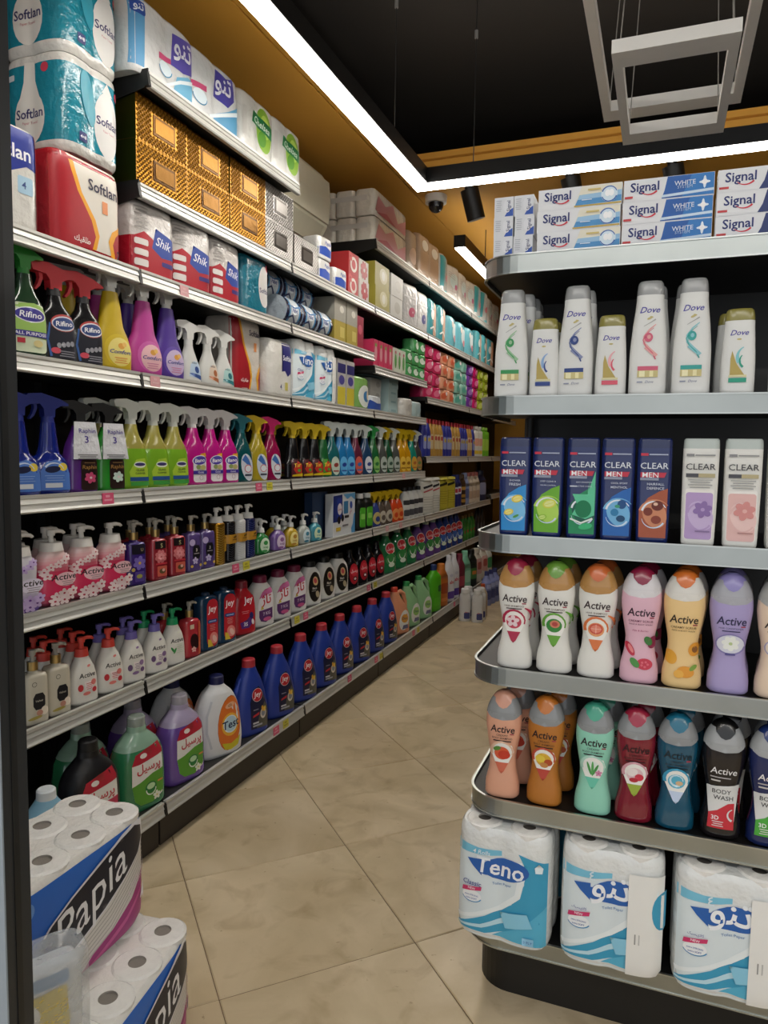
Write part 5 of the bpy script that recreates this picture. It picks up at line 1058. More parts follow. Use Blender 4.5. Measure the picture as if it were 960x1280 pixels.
def shik(key, desc): soft(key, desc, .22, .16, .26, '#cfc9c4', colfn=lambda t: '#a81c2c' if t < .5 else '#cfc9c4', els=[poly([(-.108, .01), (-.108, .125), (-.06, .15), (-.02, .135), (.0, .12), (.108, .16), (.108, .01)], '#b01c2c'), poly([(-.02, .10), (.0, .175), (.108, .15), (.108, .08), (.03, .075)], '#27459c'), text('Shik', .04, .128, .08, '#e8e8f0', .01, .25, -.12), rrect(.03, .10, .045, .062, .006, '#3a2c78'), rrect(-.10, -.04, .10, .122, .006, '#ddd6d2'), rrect(-.10, -.04, .062, .085, .006, '#ddd6d2'), rrect(-.10, -.04, .025, .05, .006, '#ddd6d2')] + lines(-.07, .06, .23, 7, .012, .004, '#9a9490'), name='napkin_pack', cat='napkin pack')
shik('shik', 'red, white and blue napkin pack in crinkled film')
def jumbo(key, desc):       # a single roll lying with its end to the aisle, wrapped
    k = newkind(key, 'wrapped_roll', 'paper roll', desc, .15, .15)
    mb = MB(); n = 28; R = .075
    for a, b, c in ((-.085, -.055, '#1c2444'), (-.055, -.04, '#6aa0c4'), (-.04, .045, '#cfd4d8'), (.045, .06, '#5c94bc'), (.06, .085, '#1c2444')):
        p = [(a, R*math.cos(2*PI*q/n), R + R*math.sin(2*PI*q/n)) for q in range(n)] + [(b, R*math.cos(2*PI*q/n), R + R*math.sin(2*PI*q/n)) for q in range(n)]
        mb.add(p, [(q, (q+1) % n, n+(q+1) % n, n+q) for q in range(n)], c, True)
    for a in (-.085, .085): mb.add([(a, R*math.cos(2*PI*q/n), R + R*math.sin(2*PI*q/n)) for q in range(n)], [tuple(range(n))], '#b4bcc4')
    k.part('wrapper', mb.mesh('wrapper', 'film'))
    class CP:
        w = .07; h = 2*R; d = R
        def front(s, u, z, off=0): t = max(-.97, min(.97, (z-R)/R)); return (u, -R*math.sqrt(1-t*t) - off)
    k.part('print', art(CP(), [ell(0, R*1.05, .032, .022, '#e4e8ec'), text('Fine', 0, R*1.05, .056, '#27408c', .02, .2), band([(-.068, .03), (-.02, .05), (.03, .02), (.068, .03)], .012, .006, '#223058'), band([(-.068, .10), (0, .09), (.068, .105)], .006, .01, '#3c74a8')], 'print'))
jumbo('navy_roll', 'navy and silver wrapped toilet roll')
def tissuebox(key, desc, w, d, h, col, mat, emb, lid=None, sides=None):
    k = carton(key, desc, w, d, h, col, None, 'tissue_box', 'tissue box', mat, sides)
    mb = MB(); mb.box(-w*.18, w*.24, -d/2-.002, -d/2, h*.28, h*.72, emb); mb.box(-w*.15, w*.21, -d/2-.0035, -d/2-.002, h*.34, h*.66, lid or col)
    k.part('emblem', mb.mesh('emblem', mat))
    # embossed diamond relief, joined into one sheet
    mb = MB(); nx, nz = 15, 9
    for i in range(2*nx - 1):
        for j in range(2*nz - 1):
            if (i + j) % 2: continue
            cx, cz = -w/2 + w*(i/2+.5)/nx, h*(j/2+.5)/nz
            if abs(cx - w*.03) < w*.24 and abs(cz - h*.5) < h*.27: continue
            rx, rz = w/nx*.49, h/nz*.49; y = -d/2
            mb.add([(cx-rx, y, cz), (cx, y, cz-rz), (cx+rx, y, cz), (cx, y, cz+rz), (cx, y-.003, cz)], [(0, 1, 4), (1, 2, 4), (2, 3, 4), (3, 0, 4)], col)
    k.part('embossing', mb.mesh('embossing', mat))
    return k
tissuebox('gold_box', 'embossed gold foil tissue box', .296, .24, .160, '#93651a', 'foil', '#4c300a', lid='#7c5414', sides='#4a4a18')
tissuebox('silver_box', 'embossed silver foil tissue box', .275, .24, .160, '#908c88', 'foil', '#4c4844', lid='#7a7672')
def tenofa(key, desc): soft(key, desc, .36, .22, .26, '#d8d9d8', [poly([(-.175, .02), (-.175, .25), (-.12, .25), (-.125, .02)], '#5c9cc8'), rrect(-.172, -.118, .19, .235, .01, '#2c4c9c'), text(FA_TENO, -.145, .212, .04, '#e8ecf4', .02), poly([(.02, .10), (.03, .215), (.15, .235), (.175, .18), (.16, .12), (.09, .10)], '#5a4fa8'), text(FA_TENO, .09, .172, .11, '#eef0f6', .03), poly([(-.05, .09), (.02, .10), (.02, .118), (-.05, .112)], '#c84c78'), ell(-.012, .07, .036, .024, '#d8e6ec'), arc(-.012, .07, .036, 180, 360, .004, .004, '#3c8cb4', 10, .7), poly([(.03, .01), (.05, .07), (.12, .10), (.175, .09), (.175, .01)], '#6cb0d0'), band([(.0, .02), (.07, .06), (.175, .10)], .01, .014, '#dfe8ec')], 'towel_roll_pack', dip=.05)
tenofa('teno_wide', 'white paper towel pack with violet Persian wordmark')
def tenofa2(key, desc): soft(key, desc, .37, .22, .25, '#d4d6d6', [poly([(-.02, .11), (.0, .225), (.07, .215), (.12, .235), (.13, .15), (.08, .105)], '#4a44a0'), text(FA_TENO, .05, .170, .11, '#eef0f6', .03), poly([(-.16, .09), (-.07, .10), (-.07, .122), (-.16, .112)], '#c84c78'), ell(-.11, .07, .042, .026, '#d8e6ec'), arc(-.11, .07, .042, 180, 360, .004, .004, '#3c8cb4', 10, .7), poly([(-.03, .01), (.0, .05), (.08, .09), (.18, .15), (.18, .01)], '#4c94bc'), band([(-.05, .02), (.04, .06), (.18, .12)], .012, .016, '#dfe8ec')], 'towel_roll_pack', dip=.05)
tenofa2('teno_wide2', 'white and blue paper towel pack with violet Persian wordmark')
def chel(key, desc): soft(key, desc, .30, .21, .25, '#d6d5cf', [ell(.045, .13, .065, .095, '#8cb838', .1), ell(.055, .15, .035, .05, '#b8d860', .3), ell(.03, .09, .03, .035, '#5c9c2c', -.3), poly([(-.06, .135), (-.05, .185), (.11, .165), (.11, .11)], '#1f7c44'), text('Chelsea', .025, .148, .13, '#e6f0e6', .012, .2, -.12), rect(-.125, -.10, .06, .18, '#c4c2bc')], 'towel_roll_pack', dip=.05)
chel('chelsea', 'white paper towel pack with green leaf emblem')
soft('blue_small', 'small white tissue pack with blue corner', .15, .12, .12, '#dad8d4', [poly([(-.07, .02), (-.07, .06), (.0, .07), (.07, .05), (.07, .015)], '#2f4fa8'), text('Papia', .02, .085, .06, '#3a4c9a', .015, .2)])
carton('red_box', 'red floral tissue box', .15, .22, .125, '#b02c30', [ell(0, .06, .05, .045, '#d8cfc6'), ell(0, .06, .03, .028, '#b83438')] + flower(-.05, .1, .03, '#c8484c', '#8c2024'), 'tissue_box', 'tissue box')
carton('redwhite_box', 'red and white tissue box with scalloped flowers', .15, .22, .125, '#d6cdc6', flower(0, .065, .055, '#b02c34', '#d8ccc6', 8), 'tissue_box', 'tissue box')
carton('yellow_box', 'yellow-green tissue box', .26, .22, .150, '#a89c3c', [ell(.02, .08, .07, .05, '#d0c890'), ell(.02, .08, .03, .03, '#e6e2c8')], 'tissue_box', 'tissue box')
carton('pale_box', 'pale grey tissue box', .24, .22, .145, '#c8c6be', [ell(.02, .075, .06, .04, '#b0aca0')], 'tissue_box', 'tissue box')
def clearbag(key, desc, c): soft(key, desc, .26, .17, .30, '#c8c6c4', [ell(.02, .10, .05, .035, c, .3), rect(-.10, .11, .20, .21, '#d8d6d4'), rect(-.10, .11, .17, .175, '#b4b2b0')] + flower(.03, .10, .035, c, '#d8c0c4'), 'napkin_pack', 'napkin pack')
clearbag('bag_pink', 'clear napkin pack with pink flower', '#c05c74')
clearbag('bag_navy', 'clear napkin pack with navy flower', '#4a4c84')
soft('diaper_teal', 'teal and peach diaper pack', .24, .17, .30, '#4c9ca4', [poly([(-.02, .02), (.0, .28), (.11, .27), (.11, .02)], '#c89878'), ell(-.04, .18, .05, .04, '#d8dcd8', .2), band([(-.1, .06), (.0, .09), (.1, .05)], .012, .02, '#dce0dc')], 'diaper_pack', 'diaper pack')
soft('diaper_blue', 'puffy light blue diaper pack', .30, .20, .27, '#6cb0bc', [ell(.02, .15, .09, .07, '#d0dcdc', .2), ell(.04, .09, .05, .03, '#c87c84'), ell(-.06, .2, .03, .03, '#e0d0c4')], 'diaper_pack', 'diaper pack', n=3.5)
soft('white_diaper', 'white diaper pack with pale print', .28, .18, .30, '#d8d4cc', [ell(0, .17, .08, .06, '#c8d8d4', .2), rect(-.08, .09, .07, .078, '#b8a8a0'), ell(.04, .12, .025, .025, '#c05c84')] + [band([(-.1, .20 + q*.018), (.02, .18 + q*.018)], .005, .005, '#a8a49c') for q in range(3)], 'diaper_pack', 'diaper pack', n=4)
soft('teal_white', 'white and turquoise diaper pack', .26, .18, .32, '#d2d4d0', [poly([(-.12, .05), (-.12, .30), (.0, .30), (-.03, .18), (-.06, .05)], '#3c9ca4'), ell(.05, .14, .04, .03, '#c86c74', .3), poly([(-.1, .01), (.12, .01), (.12, .05)], '#4ca8b0')], 'diaper_pack', 'diaper pack', n=4)
def bundle(key, desc):
    k = newkind(key, 'tissue_bundle', 'tissue bundle', desc, .42, .17)
    w, d, h = .62, .42, .165
    for i in range(3):
        mb = MB()
        pr = Prof([(0, w/2*.985, d/6*.96, 16), (.008, w/2, d/6*.99, 16), (h-.014, w/2, d/6*.99, 16), (h, w/2*.98, d/6*.93, 14)]); mb.loft(pr, '#e6dfd0', nz=6, seg=32)
        k.parts.append(('tissue_pack', mb.mesh('tissue_pack', 'film'), None, None, (0, (i-1)*d/3, 0)))
    mb = MB(); mb.box(-w/2-.0022, -w/2-.001, -.16, .10, h*.56, h*.76, '#d4cfc4'); k.part('label', mb.mesh('label', 'print'))
    k.part('print', art(BoxProf(w, d, h), [poly([(-.30, .03), (-.25, .13), (-.12, .10), (.02, .15), (.12, .06), (.28, .12), (.28, .02)], '#d08c90'), poly([(-.28, .02), (-.1, .06), (.1, .02)], '#c05c6c')], 'print', base=.004))
    return k
bundle('bundle', 'bundle of white tissue packs in pink clear wrap')
soft('clear_wrap', 'crumpled clear wrapped goods beside the tissue bundles', .22, .2, .28, '#b09c88', [ell(0, .1, .07, .06, '#c4a48c')], 'wrapped_goods', 'wrapped goods', n=3)
soft('tan_pack', 'tan wrapped pack on the far top shelf', .24, .2, .33, '#b8a088', [rect(-.08, .08, .06, .2, '#a88868'), ell(0, .25, .06, .04, '#dcd4c4')], 'wrapped_goods', 'wrapped goods')
carton('must_carton', 'mustard storage carton on the back of the far top shelf', .42, .20, .38, '#a8761c', [rect(-.15, .1, .06, .2, '#6a7c30')], 'storage_carton', 'carton')
carton('tan_carton', 'grey-brown storage carton on the back of the far top shelf', .36, .20, .42, '#85703f', [rect(-.12, .12, .10, .28, '#6f6036')], 'storage_carton', 'carton')
carton('dark_carton', 'dark carton at the back of the far top shelf', .36, .2, .24, '#2a2a38', [], 'storage_carton', 'carton')
carton('yel_navy', 'tall yellow and navy box', .115, .16, .27, '#b0aca8', [rect(-.055, .055, .004, .11, '#c4b43c'), rect(-.055, .055, .19, .245, '#2c2c64'), ell(0, .15, .04, .028, '#4a4488')], 'tissue_box', 'tissue box')
carton('grey_box', 'grey carton with round badge', .16, .2, .13, '#9c988c', [ell(.02, .07, .03, .02, '#d0ccc0')], 'tissue_box', 'tissue box')
carton('olive_box', 'olive yellow carton', .16, .2, .12, '#a8943c', [rect(.0, .06, .03, .09, '#c8b868')], 'tissue_box', 'tissue box')
carton('crimson_box', 'crimson carton', .11, .2, .2, '#98203c', [ell(.0, .12, .03, .03, '#c85c70')], 'tissue_box', 'tissue box')
carton('pink_box', 'slim pink carton', .082, .14, .175, '#c8345c', [ell(0, .09, .022, .05, '#e0a0a8'), ell(0, .14, .016, .012, '#7ca84c')], 'carton', 'carton')
carton('wg_box', 'slim white and green carton', .08, .14, .17, '#d0d4c4', [ell(0, .08, .02, .05, '#5ca04c'), ell(0, .14, .015, .012, '#b85c6c')], 'carton', 'carton')
soft('green_pack', 'small green wet wipes pack', .15, .11, .10, '#4c9c5c', [ell(0, .05, .045, .025, '#cfdccc'), ell(.03, .07, .02, .014, '#2c6c3c')], 'wipes_pack', 'wipes pack', n=4)
soft('green_white', 'green and white rounded diaper bag', .30, .16, .20, '#7ca85c', [ell(.03, .08, .10, .07, '#d8dcd4'), ell(.05, .08, .05, .035, '#3c78a8'), ell(.08, .09, .025, .03, '#dcc8a8')], 'wipes_pack', 'wipes pack', n=2.6)
soft('blue_white', 'low blue and white wipes bag', .26, .14, .10, '#c8ccd0', [poly([(-.12, .01), (-.1, .07), (.0, .05), (.12, .06), (.12, .01)], '#33509c')], 'wipes_pack', 'wipes pack', n=2.8)
carton('white_tub', 'white soap carton', .20, .16, .078, '#cfccc4', [ell(.04, .04, .04, .02, '#b0aca4')], 'soap_carton', 'carton')
carton('aqua_tub', 'pale aqua soap carton', .19, .15, .062, '#a4bcbc', [rect(-.04, .06, .02, .035, '#7c9ca0')], 'soap_carton', 'carton')
soft('towel', 'folded pale aqua towel', .34, .2, .08, '#a0b4b4', [], 'folded_towel', 'towel', n=3, mat='paper')
soft('white_jar', 'white rounded soap pack', .20, .13, .13, '#ccc8c0', [ell(.02, .06, .04, .03, '#a8a49c')], 'soap_pack', 'soap pack', n=3)
soft('aqua_jar', 'pale aqua rounded soap pack', .20, .13, .12, '#a8bcbc', [ell(.02, .06, .04, .03, '#8ca4a8')], 'soap_pack', 'soap pack', n=3)
def pad(key, desc, col, c2): soft(key, desc, .21, .15, .105, col, [ell(.0, .05, .06, .028, c2, .15), ell(.05, .07, .02, .016, '#e6d8d8')], 'pad_pack', 'sanitary pack', n=4)
pad('pad_pink', 'pink sanitary pack', '#c02c5c', '#d86c8c')
pad('pad_orange', 'orange and white sanitary pack', '#d89878', '#c85c3c')
pad('pad_teal', 'teal and white sanitary pack', '#8cbcac', '#4c9c8c')
pad('pad_purple', 'purple sanitary pack', '#6c3890', '#a070b8')
pad('pad_magenta', 'hot pink sanitary pack', '#c01c64', '#e06c9c')
pad('pad_lime', 'lime sanitary pack', '#9cac2c', '#c8d468')
simple('gold_bot', 'liquid_bottle', 'cleaner bottle', 'slim golden bottle with red cap', 0.088, .06, 0.31, '#a8803c', '#a82430', [(-.6, .7, .2, .6, '#c8b48c'), (-.4, .5, .44, .55, '#a83c34')], shoulder=.72, neck=.3)
simple('navy_bot', 'liquid_bottle', 'cleaner bottle', 'slim navy bottle with red cap', 0.088, .06, 0.31, '#2a3080', '#a82430', [(-.6, .7, .2, .55, '#8c94c4'), (-.4, .5, .4, .5, '#b8a04c')], shoulder=.72, neck=.3)
simple('white_bot', 'liquid_bottle', 'cleaner bottle', 'white flat bottle with orange print', .13, .07, .31, '#d4d0c4', '#d4d0c4', [(-.6, .6, .35, .6, '#d89c84'), (-.6, .6, .08, .2, '#d8b83c')], shoulder=.9, neck=.5, capf=.08)
simple('lime_bot', 'liquid_bottle', 'cleaner bottle', 'lime green flat bottle', .13, .07, .31, '#6cb02c', '#98c84c', [(-.5, .6, .2, .6, '#a8cc50')], shoulder=.9, neck=.5, capf=.08)
k = soft('bag_papia', 'clear bag holding a yellow and white packet, by the kitchen rolls', .16, .11, .20, '#dfe3e6', None, 'clear_bag', 'bag', n=3.6, mat='clear_film')
kk = soft('bag_inner', 'packet', .13, .075, .17, '#d4d6d6', [poly([(-.05, .02), (-.05, .13), (.03, .135), (.035, .05), (.0, .015)], '#d8c020'), rect(-.05, .035, .14, .165, '#7c98b8'), ell(-.04, .09, .02, .03, '#e6e6e2')])
kk.parts[1][1].transform(Matrix.Diagonal((1, 1.05, 1, 1)))
k.part('packet', kk.parts[0][1]); k.part('packet_print', kk.parts[1][1], None)

def rescale(keys, sx, sy, sz):
    for key in keys.split():
        for p in K[key].parts: p[1].transform(Matrix.Diagonal((sx, sy, sz, 1)))
        K[key].d *= sy; K[key].h *= sz
rescale('dish_green dish_purple dish_blue', 1.14, 1.0, 1.2)
rescale('jug_peach jug_mint', 1.25, 1.05, 1.2)
rescale('jey', 1.06, 1.0, 1.05)
rescale('kiwi_green orange_round', 1.3, 1.1, 1.08)
rescale('abc_white', 1.3, 1.1, 1.16)
rescale('burgundy mint_round dark_green_c', 1.2, 1.1, 1.08)
rescale('floor_white', 1.0, 1.0, .84)
rescale('home_white home_yellow', 1.02, 1.0, 1.17)
rescale('navy_tall brown_pat lav_tall cream_tall dark_round', 1.05, 1.0, 1.12)
rescale('per_green per_purple per_black', 1.05, 1.0, 1.05)
rescale('refill_box', 1.08, 1.0, 1.08)

# ================================================================== PUTTING THE GOODS OUT
LEFT = PI / 2          # left shelves face the aisle (+X)
SHN = {1: 'topmost left shelf', 2: 'seventh-lowest left shelf', 3: 'sixth-lowest left shelf', 4: 'fifth-lowest left shelf', 5: 'fourth-lowest left shelf', 6: 'third-lowest left shelf', 7: 'second-lowest left shelf', 8: 'lowest left shelf'}
BAD = []
def check(l):
    if not 4 <= len(l.split()) <= 16: BAD.append((len(l.split()), l))
    return l
def put_left(key, ys, shelf=None, z=None, xf=None, where=None, rear=None, high=1, order=None, rz=None):
    """rear: depth steps behind the front row; high: how many stacked"""
    k = K[key]
    z = SH[shelf] if z is None else z
    xf = xf if xf is not None else {1: -1.72, 8: -1.68}.get(shelf, XR)
    where = where or SHN[shelf]
    x = xf - .022 - k.d/2 - (rear or 0) * (k.d + .012)
    grp = k.desc.split(' with ')[0] + ('s in the rear row, ' if rear else 's, ') + where
    n = len(ys)
    for i, y in enumerate(sorted(ys)):
        hs = high[i] if isinstance(high, (list, tuple)) else high
        for q in range(hs):
            l = k.desc
            if rear: l = ('', 'rear-row ', 'third-row ')[rear] + k.desc
            if n > 1: l += ', ' + (ORD[i] if i == 0 else ORD[i] + ' from left')
            if hs > 1: l += ', ' + (('lower', 'upper') if hs == 2 else ('bottom', 'middle', 'top') if hs == 3 else ('bottom', 'second', 'third', 'top'))[q] + ' of stack'
            l += ', ' + where
            jit = rnd.uniform(-.05, .05) - (.15 if 'slim' in k.desc else .34 if k.cat.endswith('bottle') and y > 2.75 else .24 if k.cat.endswith('bottle') else (.06 + rnd.uniform(-.14, .14)) if k.cat in ('diaper pack', 'napkin pack', 'sanitary pack', 'wipes pack') else .06) if rz is None else rz
            place(key, (x + rnd.uniform(-.004, .002), y, z + q*k.h), LEFT + jit, check(l), grp if n*hs > 1 else None)

# lowest left shelf
put_left('soft_blue', [1.67], 8); put_left('per_black', [1.86], 8)
put_left('per_green', [2.10], 8); put_left('per_purple', [2.355], 8)
put_left('per_green', [1.97], 8, rear=1); put_left('per_purple', [2.24], 8, rear=1); put_left('test', [2.50], 8, rear=1)
put_left('test', [2.615], 8, rz=-.36)
put_left('jey', [2.87 + .256*i for i in range(8)], 8)
put_left('jug_peach', [4.92], 8); put_left('jug_mint', [5.18, 5.47], 8)
put_left('kiwi_green', [5.76], 8); put_left('orange_round', [5.98], 8); put_left('abc_white', [6.20, 6.37], 8); put_left('burgundy', [6.58], 8)
put_left('mint_round', [6.80], 8); put_left('dark_green_c', [7.02], 8); put_left('white_jug', [7.25, 7.50], 8); put_left('white_green_c', [7.74], 8)
# second lowest
put_left('lot_clear', [1.685, 1.775], 7)
put_left('a7_red', [1.89, 2.02], 7); put_left('a7_lilac', [2.14, 2.27], 7); put_left('a7_green', [2.385], 7); put_left('lot_red', [2.495], 7)
put_left('a7_red', [1.80, 1.93], 7, rear=1); put_left('a7_lilac', [2.06, 2.18], 7, rear=1); put_left('a7_green', [2.30], 7, rear=1); put_left('lot_red', [2.42], 7, rear=1)
put_left('a7_red', [1.83, 1.95], 7, rear=2)
put_left('jey_tall', [2.615, 2.755], 7); put_left('jey_red', [2.92], 7)
put_left('taj', [3.09, 3.27, 3.45], 7); put_left('taj_black', [3.63, 3.82, 4.0], 7)
put_left('blackred', [4.18, 4.34, 4.49, 4.65], 7)
put_left('dish_green', [4.84, 5.09, 5.33], 7); put_left('dish_green', [4.95], 7, rear=1); put_left('dish_purple', [5.56, 5.79, 5.99], 7)
put_left('dish_blue', [6.19, 6.37, 6.55, 6.74], 7); put_left('small_green', [6.92, 7.05, 7.18, 7.31], 7); put_left('slim_black', [7.48, 7.62, 7.77], 7)
# third lowest
put_left('foam_lilac', [1.645], 6); put_left('foam_pink', [1.775, 1.905, 2.04], 6); put_left('foam_pink', [1.70, 1.825, 1.955], 6, rear=1)
put_left('lot_purple', [2.16], 6); put_left('lot_rose', [2.28, 2.395], 6); put_left('lot_lav', [2.505, 2.605], 6)
put_left('lot_purple', [2.10], 6, rear=1); put_left('lot_rose', [2.22, 2.335], 6, rear=1); put_left('lot_lav', [2.45], 6, rear=1)
put_left('tw_gold', [2.695], 6, rz=0); put_left('tw_black', [2.785], 6, rz=0); put_left('tw_white', [2.87], 6, rz=0); put_left('tw_navy', [2.955], 6, rz=0)
put_left('soap_green', [3.075], 6); put_left('soap_purple', [3.23], 6); put_left('soap_yellow', [3.38], 6); put_left('soap_clear', [3.52], 6); put_left('soap_aqua', [3.66], 6)
put_left('soap_purple', [3.155], 6, rear=1); put_left('soap_yellow', [3.32], 6, rear=1); put_left('soap_clear', [3.44], 6, rear=1)
put_left('refill_box', [4.0], 6, rz=0); put_left('navy_box', [3.80], 6, rear=1, rz=0)
put_left('blk_green', [4.31, 4.43], 6); put_left('tr_blue', [4.56], 6); put_left('tr_brown', [4.68, 4.80], 6); put_left('tr_orange', [4.93, 5.04], 6)
put_left('bw_round', [5.19, 5.30, 5.41, 5.52], 6); put_left('home_white', [5.72, 5.93], 6); put_left('home_yellow', [6.17, 6.40], 6); put_left('navy_tall', [6.58, 6.71], 6)
put_left('brown_pat', [6.85], 6); put_left('lav_tall', [7.0], 6); put_left('cream_tall', [7.15, 7.30, 7.45], 6); put_left('dark_round', [7.70], 6)
# fourth lowest: trigger sprays
for key, ys in (('sp_navy', [1.655, 1.775]), ('sp_purple', [1.905]), ('sp_lime', [2.035]), ('sp_glass', [2.155, 2.28, 2.40]), ('sp_mag', [2.525, 2.655, 2.775]), ('sp_teal', [2.90]), ('sp_yel', [3.035]), ('sp_pink', [3.175]),
                ('sp_bug', [3.40, 3.53, 3.65]), ('sp_buggreen', [3.765]), ('sp_tealg', [3.87]), ('sp_blue', [3.99, 4.11]), ('sp_plum', [4.23]), ('sp_steel', [4.39]), ('sp_green2', [4.52]), ('sp_grey', [4.66]), ('sp_gy', [4.80]),
                ('sp_amber', [5.06, 5.18]), ('sp_tealy', [5.32]), ('sp_print', [5.45])):
    put_left(key, ys, 5)
put_left('sp_grey', [4.93], 5, rear=None, where='beside the amber sprays, fourth-lowest left shelf')
put_left('sp_glass', [2.09], 5, rear=1); put_left('sp_bug', [3.33], 5, rear=1)
# fifth lowest
put_left('rif_green', [1.695], 4); put_left('rif_black', [1.81, 1.935], 4); put_left('cf_yel', [2.065], 4); put_left('cf_mag', [2.235], 4); put_left('cf_pur', [2.375], 4)
put_left('cf_yel', [1.945], 4, rear=1); put_left('cf_mag', [2.105], 4, rear=1); put_left('cf_pur', [2.255], 4, rear=1)
put_left('ws_blue', [2.50], 4); put_left('ws_brown', [2.63], 4); put_left('ws_teal', [2.752], 4)
put_left('red_soft_big', [2.965], 4, xf=XR-.03, rz=0); put_left('white_soft', [3.225], 4, rz=0)
place('teno', (XR-.12, 3.495, SH[4]), LEFT, check('blue and white toilet roll pack beside the white towel pack, fifth-lowest left shelf'))
place('teno_fa', (XR-.12, 3.755, SH[4]), LEFT, check('toilet roll pack with Persian wordmark beside yellow navy boxes, fifth-lowest left shelf'))
put_left('yel_navy', [3.95, 4.07], 4, rz=0); put_left('green_white', [4.28], 4); put_left('blue_white', [4.53], 4)
put_left('white_tub', [4.715], 4, xf=XR-.09, high=3, rz=0); put_left('aqua_tub', [4.935], 4, xf=XR-.04, high=4, rz=0); put_left('towel', [4.80], None, z=SH[4]+4*.062+.001, xf=XR-.10, where='lying on the soap cartons')
put_left('white_jar', [5.17], 4); put_left('aqua_jar', [5.39], 4)
# sixth lowest
put_left('red_soft', [1.945], 3, rz=0)
place('bw_soft', (XR-.078, 1.63, SH[3]), LEFT-.12, check('blue and white towel pack beside the door post, in front of red pack'))
for q, w in enumerate(('lower', 'upper')):
    place('teal_pack', (XR-.155, 1.965, SH[3] + .302 + q*.302), LEFT, check('large teal towel roll pack with white emblems, %s of two above red pack' % w), 'large teal towel packs at upper left')
put_left('shik', [2.275, 2.51, 2.745], 3); put_left('teal_soft', [3.0], 3)
put_left('navy_roll', [3.36, 3.545, 3.73], 3, high=1, rz=0)
put_left('navy_roll', [3.27, 3.455, 3.64], None, z=SH[3]+.132, xf=XR-.072, where='upper layer, sixth-lowest left shelf', rz=0)
put_left('olive_box', [3.92, 4.09], 3, rz=0); put_left('grey_box', [3.92, 4.09], None, z=SH[3]+.12, xf=XR, where='standing on the olive cartons', rz=0); put_left('crimson_box', [4.22], 3, rz=0)
S3P = 2.062
put_left('pink_box', [4.49, 4.58, 4.67, 4.76], None, z=S3P, xf=XR, where='beside the white and green cartons', rz=0); put_left('wg_box', [4.86, 4.95, 5.04], None, z=S3P, xf=XR, where='between pink cartons and wipes', rz=0)
put_left('green_pack', [5.17, 5.33, 5.48], None, z=S3P, xf=XR, where='below the napkin packs', high=[2, 3, 3])
# seventh lowest
put_left('gold_box', [2.31, 2.61, 2.91], 2, high=2, rz=0); put_left('silver_box', [3.20], 2, high=2, rz=0)
put_left('silver_box', [3.485], None, z=SH[2], xf=XR, where='single, right of the silver stack', rz=0)
put_left('blue_small', [3.72], 2, high=2); put_left('blue_small', [3.93], None, z=SH[2], xf=XR, where='single, left of the red boxes')
put_left('red_box', [4.10], 2, high=2, rz=0); put_left('redwhite_box', [4.27], 2, high=2, rz=0); put_left('yellow_box', [4.59], 2, high=2, rz=0); put_left('pale_box', [4.87], 2, high=2, rz=0)
put_left('bag_pink', [5.18], 2); put_left('bag_navy', [5.47], 2); put_left('diaper_teal', [5.75, 6.02], 2); put_left('diaper_blue', [6.36, 6.68, 7.0], 2); put_left('diaper_teal', [7.35, 7.62, 7.88], None, z=SH[2], xf=XR, where='far end of seventh-lowest left shelf')
# topmost near shelf
put_left('teno_wide', [2.29], 1, rz=0); put_left('teno_wide2', [2.60], 1, rz=0); put_left('chelsea', [2.93, 3.2], 1, rz=0)
# far top shelf
place('bundle', (XR-.235, 4.75, FT), LEFT, check('lower bundle of white tissue packs in pink clear wrap'), 'bagged tissue bundles')
place('bundle', (XR-.235, 4.74, FT+.17), LEFT, check('upper bundle of white tissue packs in pink clear wrap'), 'bagged tissue bundles')
TW = 'far top shelf'
put_left('clear_wrap', [5.22], None, z=FT, xf=XR, where=TW); put_left('tan_pack', [5.5, 5.76], None, z=FT, xf=XR, where=TW); put_left('teal_white', [6.06], None, z=FT, xf=XR, where=TW)
put_left('white_diaper', [6.36, 6.66, 6.96], None, z=FT, xf=XR, where=TW); put_left('teal_white', [7.25, 7.52], None, z=FT, xf=XR, where='farther end of far top shelf'); put_left('white_diaper', [7.8, 8.1], None, z=FT, xf=XR, where='farther end of far top shelf')
for key, x, y, z in (('must_carton', -2.125, 5.62, FT), ('tan_carton', -2.125, 6.15, FT), ('dark_carton', -2.125, 5.22, FT)): place(key, (x, y, z), LEFT, check(K[key].desc))
# far bays
put_left('pad_pink', [5.68, 5.90], None, z=1.945, xf=XR, where='far sanitary shelf', high=4); put_left('pad_orange', [6.12, 6.34], None, z=1.945, xf=XR, where='far sanitary shelf', high=4)
put_left('pad_teal', [6.56, 6.78], None, z=1.945, xf=XR, where='far sanitary shelf', high=4); put_left('pad_purple', [7.02], None, z=1.945, xf=XR, where='far sanitary shelf', high=4)
put_left('pad_magenta', [7.24], None, z=1.945, xf=XR, where='far sanitary shelf', high=4); put_left('pad_lime', [7.46, 7.68], None, z=1.945, xf=XR, where='far sanitary shelf', high=4)
seq = 'nngggg' 'nn' 'nggg' 'nnn' 'ggn'
yn, yg = [], []
for i, c in enumerate(seq): (yn if c == 'n' else yg).append(5.60 + i*.0945)
put_left('navy_bot', yn, None, z=1.47, xf=XR, where='far row of slim bottles'); put_left('gold_bot', yg, None, z=1.47, xf=XR, where='far row of slim bottles')
put_left('white_bot', [7.36, 7.51], None, z=1.47, xf=XR, where='far row of slim bottles'); put_left('lime_bot', [7.66, 7.80], None, z=1.47, xf=XR, where='far row of slim bottles')
